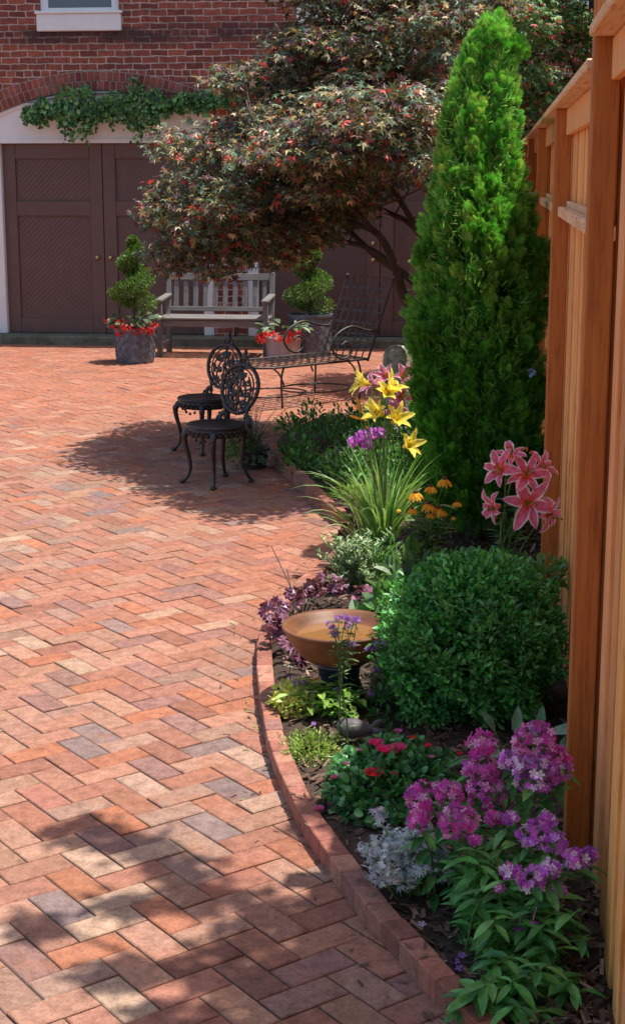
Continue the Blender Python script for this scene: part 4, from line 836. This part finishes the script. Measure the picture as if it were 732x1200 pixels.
def trumpet(mb, c, d, L, petal_w, cin, cedge, r, n=6, curl=.5, open_=.75, spread=1.0):
    """lily bloom: six recurving petals around direction d"""
    d = np.asarray(d, float); d /= np.linalg.norm(d); a_ = np.cross(d, (0, 0, 1)) if abs(d[2]) < .9 else np.array([1., 0, 0]); a_ /= np.linalg.norm(a_); b_ = np.cross(d, a_)
    for i in range(n):
        th = i * 2 * math.pi / n + r.normal(0, .08); rad_ = math.cos(th) * a_ + math.sin(th) * b_; pw = petal_w * (1.0 if i % 2 else .72) * r.uniform(.88, 1.1); m_ = 11; Lp = L; L = Lp * r.uniform(.85, 1.08); cu = curl * r.uniform(.3, 1.9); P = []; p = np.array(c, float) + rad_ * L * .02; el = .25 * spread
        for q in range(m_): P.append(p.copy()); p = p + L / (m_ - 1) * (d * math.cos(el) + rad_ * math.sin(el)); el += (open_ * 1.5 + cu * (q / m_) * 1.9) / m_
        P = np.array(P) + np.cross(d, rad_) * (L * .10 * r.normal() * np.linspace(0, 1, m_) ** 2)[:, None]; side = np.cross(d, rad_); w_ = pw * np.interp(np.linspace(0, 1, m_), [0, .25, .6, .85, 1], [.25, .7, 1, .6, .05])
        T = np.gradient(P, axis=0); T /= np.linalg.norm(T, axis=1)[:, None]; Nn = np.cross(side, T)
        L = Lp; ruf = .18 * np.sin(np.arange(m_) * 2.2 + r.uniform(0, 6))
        rows = []
        for s_, lift in ((-1, .25), (-.72, .1), (0, -.12), (.72, .1), (1, .25)): rows.append(P + side * (s_ * w_)[:, None] + Nn * ((lift + (ruf if abs(s_) > .9 else 0)) * w_)[:, None] * (-1 if Nn[0] @ d > 0 else 1) * -1)
        V = np.concatenate(rows); F = []; T_ = []
        for k_ in range(4):
            for q in range(m_ - 1):
                F.append((k_ * m_ + q, k_ * m_ + q + 1, (k_ + 1) * m_ + q + 1, (k_ + 1) * m_ + q)); f = q / m_
                base = np.array(cin[0]) * (1 - f) + np.array(cin[1]) * f if f > .3 else np.array(cin[2]) * (1 - f / .3) + (np.array(cin[0])) * f / .3
                T_.append(cedge if k_ in (0, 3) else base)
        mb.add(V, np.array(F), np.array(T_))
    return a_, b_
def stamens(mb, c, d, L, r, col=(.45, .55, .15), tip=(.45, .16, .02)):
    d = np.asarray(d, float) / np.linalg.norm(d)
    for i in range(6):
        e = d + r.normal(0, .22, 3); p = c + e * L; mb.tube([c, c + d * L * .5, p], .0016, 4, col); mb.ball(p, (.004, .004, .006), 4, tip)
def bud(mb, a, b_, w_, col): P = cat_curve([a, (np.asarray(a) + b_) / 2, b_], 4); mb.tube(P, w_ * np.interp(np.linspace(0, 1, len(P)), [0, .3, .75, 1], [.35, .7, 1, .3]), 7, col)
dl = base_of(np.array([-.50, 7.4, 0])); r = np.random.default_rng(91)
day = thing('yellow_daylily', 'clump of yellow daylilies with long arching strap leaves', 'flower', dl)
mb = MB(); strap_clump(mb, dl, 135, .66, .0065, [(.12, .27, .04), (.20, .38, .08), (.32, .48, .18)], r, 1.0, (-.15, 0)); strap_clump(mb, dl + (-.05, -.03, 0), 14, .55, .009, [(.16, .30, .08), (.3, .42, .16)], r, 1.5, (-1.2, -.3)); mb.build('foliage', M['leaf'], day)
DY = dl[1]
FLS = [(430, 447, (-.9, -.35, .35)), (449, 462, (.2, -.7, .7)), (446, 483, (-.6, -.6, .4)), (468, 520, (.6, -.6, .35)), (455, 492, (.5, -.6, .6)), (446, 455, (.7, -.2, .6))]
mb = MB(); tips = [PY(x + 5, y + 6, DY) for x, y, _ in FLS] + [PY(421, 470, DY), PY(420, 480, DY), PY(430, 490, DY)]; stems(mb, dl, tips, .004, .003, .5, r); mb.build('stem', M['stem'], day)
for x, y, d in FLS:
    mb = MB(); c = PY(x + 4, y + 4, DY); trumpet(mb, c, d, .12, .022, ((.95, .80, .05), (.95, .84, .14), (.70, .62, .05)), (.96, .88, .25), r, curl=.7, open_=.55); stamens(mb, c, d, .05, r, (.7, .65, .1), (.5, .3, .02)); mb.build('flower', M['petal'], day)
for a, b_ in (((425, 482), (417, 465)), ((428, 487), (415, 474)), ((430, 493), (409, 487)), ((432, 502), (428, 500))):
    mb = MB(); bud(mb, PY(*a, DY), PY(*b_, DY), .007, (.78, .45, .07)); mb.build('bud', M['petal'], day)
# pink lilies behind the daylilies
pb_ = base_of(np.array([-.46, 8.75, 0])); pl = thing('pink_lily', 'white edged pink lilies just behind the yellow daylilies', 'flower', pb_); PYY = 8.75
mb = MB(); pts = [(456, 441, (-.4, -.6, .4)), (468, 440, (.5, -.7, .4)), (470, 460, (.1, -1, 0)), (484, 458, (.6, -.6, .3)), (468, 472, (-.2, -.9, -.3)), (443, 449, (-.9, -.4, .4))]
P = stems(mb, pb_, [PY(x, y + 5, PYY) for x, y, _ in pts] + [PY(481, 448, PYY), PY(474, 450, PYY)], .004, .003, .5, r); mb.build('stem', M['stem'], pl)
mb = MB(); stem_leaves(mb, P, 9, .09, GD, r); mb.build('foliage', M['leaf'], pl)
for x, y, d in pts:
    mb = MB(); c = PY(x, y + 3, PYY); trumpet(mb, c, d, .12, .025, ((.78, .10, .22), (.85, .35, .45), (.7, .5, .1)), (.90, .78, .78), r, curl=.8); stamens(mb, c, d, .05, r); mb.build('flower', M['petal'], pl)
for a, b_ in (((478, 470), (471, 450)), ((480, 470), (479, 447)), ((476, 474), (489, 466))): mb = MB(); bud(mb, PY(*a, PYY), PY(*b_, PYY), .007, (.6, .6, .12)); mb.build('bud', M['petal'], pl)
# phlox heads
PHL = [(.70, .17, .66), (.56, .14, .62), (.84, .48, .82), (.64, .20, .74), (.94, .80, .93)]
def head(root, c, rad_, n, cols, r, name='flower_head', size=.0125, hemi=True):
    mb = MB(); v = rdir(n, r)
    if hemi: v[:, 2] = v[:, 2] * .75 + .2
    v /= np.linalg.norm(v, axis=1)[:, None]; P = np.asarray(c) + v * rad_ * np.array([1, 1, .85]) * r.uniform(.8, 1.08, (n, 1)); mb.leaves(FL5, P, rdir(n, r), v + rdir(n, r) * .35, r.uniform(.8, 1.2, n) * size, pal(n, cols, None, .12, r))
    k_ = n // 3; v2 = rdir(k_, r); mb.leaves(DM, np.asarray(c) + v2 * rad_ * .5, v2, rdir(k_, r), rad_ * .45, pal(k_, [(.12, .2, .06), (.3, .12, .25)], None, .15, r)); return mb.build(name, M['petal'], root)
p0 = base_of(np.array([-.62, 8.7, 0])); sp = thing('small_phlox', 'low magenta phlox cluster left of the daylily stems', 'flower', p0); mb = MB()
hs = [(415, 518, .035), (424, 512, .04), (434, 508, .04), (430, 520, .035), (446, 508, .03)]; P = stems(mb, p0, [PY(x, y, 8.7) for x, y, _ in hs], .004, .003, .4, r); mb.build('stem', M['stem'], sp); mb = MB(); stem_leaves(mb, P, 8, .06, GD, r); mb.build('foliage', M['leaf'], sp)
for x, y, q in hs: head(sp, PY(x, y, 8.65), q, 42, PHL[:4], r, size=.014)
# black-eyed susans
b0 = base_of(np.array([-.26, 7.05, 0])); RY = 7.0; ru = thing('black_eyed_susan', 'orange yellow coneflowers with drooping petals in front of the arborvitae', 'flower', b0); mb = MB()
HD = [(520, 561, 1.15), (487, 577, 1.15), (505, 570, .9), (502, 590, 1.1), (514, 595, 1.15), (483, 596, .7), (505, 601, .8), (535, 588, .7), (518, 599, .7)]
BD = [(467, 599), (531, 608), (481, 601)]
P = stems(mb, b0, [PY(x, y + 1, RY) for x, y, _ in HD] + [PY(x, y, RY) for x, y in BD], .0035, .002, .4, r); mb.build('stem', M['stem'], ru)
mb = MB(); stem_leaves(mb, [p[:9] for p in P], 8, .085, [(.06, .15, .03), (.10, .20, .05), (.15, .25, .08)], r, LVn); mb.build('foliage', M['leaf'], ru)
for x, y, s_ in HD:
    c = PY(x, y, RY); mb = MB(); n = 13; a = np.arange(n) * 2 * math.pi / n + r.random(); tilt = np.array([r.normal(0, .12), r.normal(-.15, .1), 0])
    A = np.stack([np.cos(a), np.sin(a), np.full(n, -.75) + r.normal(0, .12, n)], 1) + tilt * np.array([0, 0, 0]); mb.leaves(t_oval(.36, .05, .25), c + np.stack([np.cos(a), np.sin(a), 0 * a], 1) * .006, A, np.stack([np.cos(a) * .7, np.sin(a) * .7, 1 + 0 * a], 1), .043 * s_, pal(n, [(.85, .40, .03), (.88, .50, .05)], None, .08, r)); f = mb.build('flower', M['petal'], ru)
    mb = MB(); mb.ball(c + (0, 0, .003), (.011 * s_, .011 * s_, .009 * s_), 6, (.09, .03, .02)); mb.build('cone', M['mulch'], f)
for x, y in BD: mb = MB(); mb.ball(PY(x, y, RY), (.012, .012, .009), 6, (.75, .55, .08)); mb.build('bud', M['petal'], ru)
cover('mixed broad green leaves around the base of the coneflowers', 'leafy_plant', base_of(np.array([-.30, 6.75, 0])), .20, .22, .20, 420, .075, [(.05, .13, .03), (.08, .18, .05), (.12, .22, .07)], 93, LV)
cover('dark leafy plant under the pink lilies beside the fence post', 'foliage_plant', base_of(np.array([.12, 6.3, 0])), .18, .30, .30, 700, .055, GD, 94, LVn)
cover('wispy green filler foliage between the daylilies and the lavender', 'filler_plant', base_of(np.array([-.52, 7.05, 0])), .20, .16, .20, 900, .045, [(.08, .22, .05), (.14, .32, .08), (.2, .4, .12)], 95, LVn)
cover('low spreading leafy plant between the birdbath and the boxwood', 'spreading_plant', base_of(np.array([-.33, 5.22, 0])), .08, .16, .11, 260, .032, [(.06, .18, .05), (.10, .26, .07)], 96, LV)
# stargazer lilies
s0 = base_of(np.array([.06, 6.05, 0])); SY = 6.0; sg = thing('stargazer_lily', 'large crimson pink stargazer lilies with white edges in front of the fence post', 'flower', s0); mb = MB()
SG = [(592, 551, (-.55, -.8, .25), 1.0), (614, 560, (.25, -.9, .5), 1.0), (617, 590, (.05, -1, .25), 1.25), (586, 592, (-.75, -.6, -.1), .85), (601, 541, (-.2, -.6, .9), .8), (633, 598, (.75, -.6, -.15), .95), (628, 551, (.6, -.5, .6), .8)]
P = stems(mb, s0, [PY(x, y + 8, SY) for x, y, _, _ in SG] + [PY(612, 640, SY)], .0045, .003, .6, r); mb.build('stem', M['stem'], sg); mb = MB(); stem_leaves(mb, P, 12, .075, [(.035, .11, .035), (.06, .17, .05)], r, LVn, lo=.05, hi=.8); mb.build('foliage', M['waxleaf'], sg)
for x, y, d, s_ in SG:
    mb = MB(); c = PY(x, y, SY + .02); trumpet(mb, c, d, .128 * s_, .024 * s_, ((.86, .12, .20), (.80, .26, .42), (.88, .40, .05)), (.95, .82, .84), r, curl=1.35, open_=.85); stamens(mb, c, d, .075 * s_, r); mb.build('flower', M['petal'], sg)
mb = MB(); 
for x, y in ((617, 526), (622, 530), (611, 527)): mb.ball(PY(x, y, SY), (.005, .005, .009), 5, (.6, .25, .03))
mb.build('anther', M['petal'], sg)
# lavender
r = np.random.default_rng(97); l0 = base_of(G(418, 702)); lv = thing('lavender_clump', 'grey green needle leaved lavender clump just behind the birdbath', 'plant', l0); mb = MB()
P = stems(mb, l0, [l0 + (r.normal(0, .085), r.normal(0, .08), r.uniform(.10, .29)) for _ in range(100)], .002, .0012, .2, r); mb.build('stem', M['stem'], lv); mb = MB(); stem_leaves(mb, P, 18, .032, [(.32, .44, .22), (.22, .34, .14), (.46, .55, .34)], r, LVn, -.3); mb.build('foliage', M['felt'], lv)
# broad leaf plant behind the boxwood left
cover('broad green leaves between the lavender and the boxwood', 'broadleaf_plant', base_of(np.array([-.40, 6.15, 0])), .13, .14, .22, 300, .085, [(.06, .17, .04), (.10, .24, .07)], 98, LV)
# heuchera
r = np.random.default_rng(101); HS = [(322, 715, .07), (335, 735, .06), (345, 745, .07), (350, 695, .06), (362, 688, .05), (395, 686, .05), (420, 694, .04), (442, 703, .035), (375, 684, .05), (318, 735, .05), (347, 765, .045), (432, 700, .03)]
h0 = base_of(G(352, 735)); he = thing('purple_heuchera', 'ruffled purple leaved heuchera curling round the left rim of the birdbath', 'plant', h0); mb = MB()
pr = t_star(7, .72, .3); Ps = []
for x, y, q in HS:
    c = G(x, y, .14); n = int(9 + 110 * q); Pn = c + rdir(n, r) * q * (.55, .7, .75); A = rdir(n, r) * .8 + (-.25, -.3, -.15); mb.leaves(pr, Pn, A, rdir(n, r) * .75 + (0, -.2, .9), r.uniform(.024, .042, n), pal(n, [(.24, .085, .15), (.34, .15, .24), (.13, .035, .05), (.44, .25, .34), (.08, .025, .03)], [5, 4, 4, 2.5, 2], .15, r)); Ps.append(c)
mb.build('foliage', M['waxleaf'], he); mb = MB(); stems(mb, h0, Ps, .003, .002, .2, r, (.8, .3, .3)); mb.tube(cat_curve([G(352, 730, .12), G(341, 690, .25), G(325, 655, .36), G(318, 640, .40)], 5), .002, 4); mb.tube(cat_curve([G(350, 725, .12), G(340, 685, .22), G(336, 667, .28)], 5), .002, 4); mb.build('stem', M['bark'], he)
# birdbath
bz = .33; c = G(397, 734, bz); c = np.array([c[0], c[1], soil_z(c[0], c[1]) - .01]); bb = thing('birdbath', 'brown glazed birdbath bowl of shallow water on a dark pedestal', 'birdbath', c); H_ = bz - c[2]; RR = .203
mb = MB(); mb.lathe([(.001, H_ - .135), (.085, H_ - .135), (.13, H_ - .115), (.168, H_ - .075), (RR * .96, H_ - .03), (RR, H_ - .010), (RR * 1.035, H_ - .004), (RR * 1.04, H_ + .005), (RR * 1.0, H_ + .009), (RR * .94, H_ + .001), (RR * .86, H_ - .018), (RR * .74, H_ - .035), (.09, H_ - .045), (.001, H_ - .048)], c, 64); mb.build('bowl', M['bronze'], bb, smooth=True)
mb = MB(); mb.lathe([(.001, H_ - .032), (RR * .765, H_ - .032)], c, 48, closed=False); mb.build('water', M['water'], bb)
mb = MB(); mb.lathe([(.001, 0), (.135, 0), (.14, .02), (.11, .03), (.09, .06), (.075, .10), (.08, H_ - .15), (.10, H_ - .134), (.001, H_ - .134)], c, 32); mb.build('pedestal', M['glaze'], bb, smooth=True)
# verbena in front of the bath and around the boxwood
def verbena(label, base, heads, Y, seed, q=.016, gname='verbenas with tiny purple flowers'):
    r = np.random.default_rng(seed); t = thing('verbena', label, 'flower', base, 0, gname); mb = MB(); hp = np.array([PY(x, y, Y) for x, y in heads]); P = []
    for g_ in range(0, len(hp), 5):
        grp = hp[g_:g_ + 5]; fk = grp.mean(0) * .62 + base * .38 + r.normal(0, .012, 3); P += stems(mb, base, [fk], .003, .0024, .5, r)
        for h_ in grp: q_ = (fk + h_) / 2 + r.normal(0, .008, 3); c_ = cat_curve([fk, q_, h_], 4); mb.tube(c_, .0014, 5); P.append(c_)
    mb.build('stem', M['stem'], t)
    mb = MB(); stem_leaves(mb, P, 5, .04, [(.09, .17, .05), (.14, .24, .08)], r, LVn); mb.build('foliage', M['leaf'], t)
    for x, y in heads: head(t, PY(x, y, Y), q * r.uniform(.8, 1.15), 20, [(.42, .20, .55), (.52, .30, .62), (.34, .16, .48)], r, 'flower_head', .0062, True)
verbena('purple verbena rising in front of the birdbath bowl', base_of(np.array([-.47, 4.95, 0])), [(387, 732), (397, 725), (405, 724), (415, 726), (408, 734), (392, 743), (390, 738), (412, 755), (418, 727)], 4.95, 111, .015)
verbena('purple verbena at the left edge of the boxwood beside the bath rim', base_of(np.array([-.38, 5.35, 0])), [(440, 757), (432, 760), (446, 755), (435, 812), (441, 785)], 5.2, 112)
verbena('purple verbena poking above the left shoulder of the boxwood', base_of(np.array([-.27, 5.7, 0])), [(477, 683), (485, 685), (497, 688), (460, 700), (508, 674), (523, 689), (467, 705), (505, 680), (456, 706)], 5.7, 113, .014)
# small plants in the open soil
r = np.random.default_rng(121)
q = base_of(G(343, 832)); q = base_of(G(347, 846)); so_ = thing('yellow_stonecrop', 'yellow green sedum with small purple blooms below the birdbath', 'plant', q); mb = MB(); blob_leaves(mb, q + (0, .01, .03), (.095, .10, .08), 800, .022, [(.60, .62, .16), (.48, .54, .10), (.72, .70, .28)], None, r, LVw, .3, .8); mb.build('foliage', M['leaf'], so_)
for x, y in ((343, 795), (347, 802), (354, 800), (362, 809), (369, 813), (358, 820)): head(so_, PY(x, y, q[1] - .02), .012, 16, [(.36, .18, .45), (.45, .28, .52)], r, 'flower', .0055)
q = base_of(G(371, 800)); mg = thing('orange_marigold', 'single small orange marigold behind the yellow stonecrop', 'flower', G(371, 812)); mb = MB(); head(mg, G(371, 799, .09), .013, 26, [(.85, .35, .04), (.85, .2, .04)], r, 'flower', .009); mb.tube([G(371, 812, .03), G(371, 799, .09)], .002, 5); mb.build('stem', M['stem'], mg)
q = base_of(G(392, 852)); bs = thing('lime_basil', 'lime green broad leaved seedling behind the grey stone bird', 'plant', q); mb = MB(); P = stems(mb, q, [q + (r.normal(0, .055), r.normal(0, .06), r.uniform(.05, .13)) for _ in range(24)], .0025, .0015, .2, r); mb.build('stem', M['stem'], bs); mb = MB(); stem_leaves(mb, P, 4, .055, [(.20, .38, .05), (.28, .45, .08), (.13, .28, .04)], r, t_oval(.45, .1, .3), lo=.3, hi=1); mb.build('foliage', M['leaf'], bs)
q = base_of(G(363, 893)); cover('low mound of bright yellow green sedum beside the brick edging', 'sedum_mound', q, .10, .12, .07, 1700, .020, [(.30, .44, .07), (.40, .52, .12), (.20, .34, .05)], 122, LVn)
# stone bird ornament
q = G(417, 864, .06); sb = thing('stone_bird', 'smooth grey stone bird ornament with forked tail lying on the mulch', 'ornament', q); mb = MB()
V0 = []; P = cat_curve([q + (-.062, -.004, .018), q + (-.045, 0, .026), q + (-.01, 0, .033), q + (.025, 0, .030), q + (.055, .0, .030)], 6); 
mb.tube(P, np.interp(np.linspace(0, 1, len(P)), [0, .12, .3, .55, .8, 1], [.012, .026, .036, .035, .022, .010]), 16); mb.build('body', M['grey_stone'], sb, smooth=True)
for sgn in (-1, 1): mb = MB(); P = cat_curve([q + (.050, 0, .032), q + (.070, sgn * .008, .040 + .012 * sgn), q + (.094, sgn * .016, .050 + .012 * sgn)], 4); mb.tube(P, np.interp(np.linspace(0, 1, len(P)), [0, .5, 1], [.010, .011, .003]), 8, flat=((0, 1, 0), .55)); mb.build('tail_feather', M['grey_stone'], sb, smooth=True)
mb = MB(); e = q + (-.028, -.031, .036); mb.tube([e + (.007 * math.cos(a), -.001, .007 * math.sin(a)) for a in np.linspace(0, 2 * math.pi, 14)], .0015, 5, cap=False); mb.build('eye', M['grey_stone'], sb)
# rose bush
r = np.random.default_rng(131); RC = np.array([-.27, 4.48, .03]); rb = thing('rose_bush', 'low rose bush with crimson pink blooms left of the phlox', 'rose', RC); mb = MB(); RL = [(.05, .21, .05), (.08, .29, .08), (.17, .40, .17), (.035, .14, .035)]
blob_leaves(mb, RC + (0, 0, .06), (.20, .24, .125), 3600, .026, RL, [5, 5, 2, 3], r, LVw, .45, .8); mb.build('foliage', M['waxleaf'], rb)
mb = MB(); stems(mb, RC, [RC + (v[0] * .16, v[1] * .2, abs(v[2]) * .15 + .06) for v in rdir(24, r)], .004, .002, .2, r); mb.build('stem', M['bark'], rb)
def rose(p, s_, cols):
    mb = MB(); 
    for k_, (q, el, n) in enumerate(((.35, 1.1, 4), (.65, .7, 6), (1, .25, 7))):
        a = np.arange(n) * 2 * math.pi / n + k_; A = np.stack([np.cos(a), np.sin(a) - .15, np.full(n, el)], 1); mb.leaves(t_oval(1.0, .12, -.25), p + np.stack([np.cos(a), np.sin(a), 0 * a], 1) * s_ * .08, A, -np.stack([np.cos(a), np.sin(a), -1.2 + 0 * a], 1) * (1, 1, 1), s_ * q, pal(n, cols, None, .08, r))
    mb.build('flower', M['petal'], rb)
for x, y, s_, c_ in ((438, 909, .026, [(.85, .05, .08)]), (440, 873, .022, [(.80, .06, .22)]), (450, 881, .024, [(.78, .05, .2)]), (458, 884, .02, [(.8, .08, .2)]), (466, 879, .024, [(.78, .08, .26)]), (484, 866, .013, [(.8, .04, .05)]), (500, 875, .013, [(.8, .05, .1)]), (445, 952, .016, [(.62, .3, .5)]), (374, 960, .014, [(.75, .15, .35)]), (386, 948, .012, [(.7, .25, .42)]), (392, 912, .012, [(.8, .2, .35)]), (505, 888, .01, [(.7, .3, .45)]), (422, 880, .011, [(.7, .35, .45)]), (406, 896, .011, [(.72, .35, .45)]), (462, 907, .009, [(.7, .08, .15)]), (538, 884, .009, [(.8, .04, .05)]), (466, 858, .012, [(.66, .15, .4)])):
    d_ = FW + RT * (x - 366) / FPX + UP * (600 - y) / FPX; Q_ = np.array([.205, .245, .13]); o_ = (np.array([0, 0, CAM_H]) - RC - (0, 0, .06)) / Q_; e_ = d_ / Q_
    A_, B_, C_ = e_ @ e_, 2 * o_ @ e_, o_ @ o_ - 1; D_ = B_ * B_ - 4 * A_ * C_; t_ = (-B_ - math.sqrt(D_)) / (2 * A_) if D_ > 0 else -B_ / (2 * A_)
    p = np.array([0, 0, CAM_H]) + d_ * t_; p[2] = max(p[2], .06); rose(p, s_ * 1.25, c_)
# dusty miller
r = np.random.default_rng(141); q = base_of(G(478, 1058)); dm = thing('dusty_miller', 'silvery white dusty miller clump between the edging and the phlox', 'plant', q); mb = MB(); P = stems(mb, q, [q + (r.normal(.0, .06), r.normal(.02, .06), r.uniform(.06, .17)) for _ in range(80)], .003, .002, .1, r, ); mb.build('stem', M['stem'], dm)
mb = MB(); Pn = np.concatenate([p[-5:] for p in P]); Pn = np.repeat(Pn, 4, axis=0); n = len(Pn); mb.leaves(t_star(7, .4, .2), Pn + r.normal(0, .010, (n, 3)), rdir(n, r) + (0, 0, .35), rdir(n, r) * .6 + (0, -.2, 1), r.uniform(.014, .024, n), pal(n, [(.56, .62, .60), (.46, .53, .51), (.66, .70, .68)], None, .1, r)); mb.build('foliage', M['felt'], dm)
# tall garden phlox
r = np.random.default_rng(151); p0 = np.array([.02, 3.70, .04]); ph = thing('garden_phlox', 'tall garden phlox with big magenta purple flower heads nearest the camera', 'flower', p0); mb = MB()
HDS = [(563, 873, .040, 3.95), (564, 902, .046, 3.9), (570, 930, .05, 3.85), (625, 868, .055, 3.85), (628, 908, .06, 3.8), (602, 893, .038, 3.85), (654, 905, .035, 3.85), (652, 885, .03, 3.88), (499, 935, .05, 3.85), (490, 962, .028, 3.8), (538, 965, .05, 3.7), (525, 930, .035, 3.8), (597, 958, .018, 3.7), (578, 958, .02, 3.75), (627, 978, .042, 3.65), (648, 988, .03, 3.62), (640, 962, .025, 3.7), (598, 1022, .022, 3.5), (622, 1030, .035, 3.5), (645, 1018, .022, 3.5), (672, 1006, .026, 3.55), (689, 1003, .02, 3.6), (654, 1044, .014, 3.5), (584, 1040, .008, 3.5), (556, 985, .012, 3.65)]
SING = [(607, 1086, 3.45), (624, 1079, 3.45)]
tips = [PY(x, y + 6, Y) for x, y, q, Y in HDS] + [PY(x, y - 14, Y) for x, y, Y in SING]; extra = [PY(x, y, Y) for x, y, Y in ((560, 1010, 3.6), (580, 1075, 3.4), (640, 1080, 3.4), (660, 1060, 3.45), (600, 1120, 3.3), (545, 1040, 3.6), (570, 1110, 3.4), (660, 1110, 3.4), (620, 1140, 3.3), (530, 1010, 3.75), (600, 1150, 3.25), (650, 1150, 3.3), (670, 1150, 3.3), (690, 1100, 3.42), (640, 1185, 3.22), (680, 1065, 3.45), (685, 1160, 3.3), (560, 1165, 3.25), (610, 1180, 3.2), (590, 990, 3.6), (640, 1130, 3.25), (575, 1150, 3.25))]
P = []
for t_ in tips + extra: P += stems(mb, np.array([t_[0] * .55 + .02 * .45, min(3.9, t_[1] + .06), .04]) + (r.normal(0, .02), 0, 0), [t_], .0032, .0022, .5, r)
mb.build('stem', M['stem'], ph)
mb = MB(); stem_leaves(mb, P, 9, .075, [(.06, .23, .05), (.10, .33, .07), (.16, .42, .10)], r, t_oval(.34, .06, .35), .45, .04, .93); mb.build('foliage', M['leaf'], ph)
for x, y, q, Y in HDS: head(ph, PY(x, y, Y), q, int(18 + 42 * (q / .04) ** 2), PHL if y > 885 and x > 590 or y > 1000 else [(.70, .08, .45), (.76, .18, .56), (.58, .10, .50), (.86, .50, .74)], r, 'flower_head', .0115)
for x, y, Y in SING: mb = MB(); c = PY(x, y, Y); mb.leaves(t_flower(5, .12, 1, -.35), [c], np.array([(1., 0, 0)]), np.array([(.1, .1, 1.)]), .016, [(.55, .14, .55)]); mb.tube([c + (0, 0, .003), PY(x + 4, y - 16, Y)], .0016, 5, (.7, .4, .7)); mb.build('flower', M['petal'], ph)
# peony leaves behind phlox
r = np.random.default_rng(161); q = np.array([.13, 4.35, .03]); pe = thing('peony_leaves', 'large blue green peony leaves rising just above the tallest phlox heads', 'plant', q); mb = MB(); mbs = MB()
for (x, y, A, s_) in ((580, 845, (-.4, -.2, .9), .085), (603, 848, (.1, -.1, 1), .09), (632, 842, (.05, -.1, 1), .075), (640, 846, (.8, -.2, .35), .11), (654, 862, (.6, -.3, .7), .085), (580, 858, (-.9, -.3, .05), .09), (660, 868, (.3, -.2, .8), .07), (615, 858, (.4, -.2, .8), .09), (648, 880, (.5, -.5, -.1), .09), (590, 868, (-.3, -.6, .2), .09)):
    p = PY(x, y + 14, 4.3); mb.leaves(t_oval(.38, .06, .2), [p], np.array([A], float), np.array([(0, -.75, .75)]) + r.normal(0, .15, (1, 3)), s_, pal(1, [(.16, .30, .17), (.22, .36, .24)], None, .12, r)); mbs.tube([q, (q + p) / 2 + (0, 0, .05), p], .003, 5)
mb.build('foliage', M['felt'], pe); mbs.build('stem', M['stem'], pe)
# rose-like sprig against the fence above the boxwood
cover('light green leafy sprig between the boxwood and the cedar post', 'leafy_sprig', PY(638, 668, 5.75), .07, .10, .07, 150, .04, [(.09, .22, .05), (.14, .30, .08)], 163, LV, z0=PY(638, 668, 5.75)[2] - .02)
mb = MB(); c = PY(622, 437, 7.68); head_ = thing('blue_flower', 'tiny pale blue flower cluster against the arborvitae near the fence', 'flower', c); head(head_, c, .022, 14, [(.35, .55, .85), (.25, .4, .7)], r, 'petals', .010); mb.tube([c, c + (-.03, .1, -.12)], .002, 5); mb.build('stem', M['stem'], head_)
# fallen petals
for i, (x, y) in enumerate(((494, 1083), (533, 1127), (541, 1120), (538, 1135), (368, 848))):
    c = G(x, y, .062); mb = MB(); mb.leaves(FL5, [c], np.array([(1., .2, 0)]), np.array([(.1, -.2, 1.)]), .012, [(.62, .5, .75) if i == 0 else (.38, .2, .6)]); tag(mb.build('fallen_petal', M['petal'], None, c), ['pale fallen petal on the soil below the dusty miller', 'left violet petal on the soil beside the lower edging', 'upper violet petal on the soil beside the lower edging', 'lowest violet petal on the soil beside the lower edging', 'purple petal on the mulch between the stonecrop and the seedling'][i], 'petal', 'petals fallen on the soil')
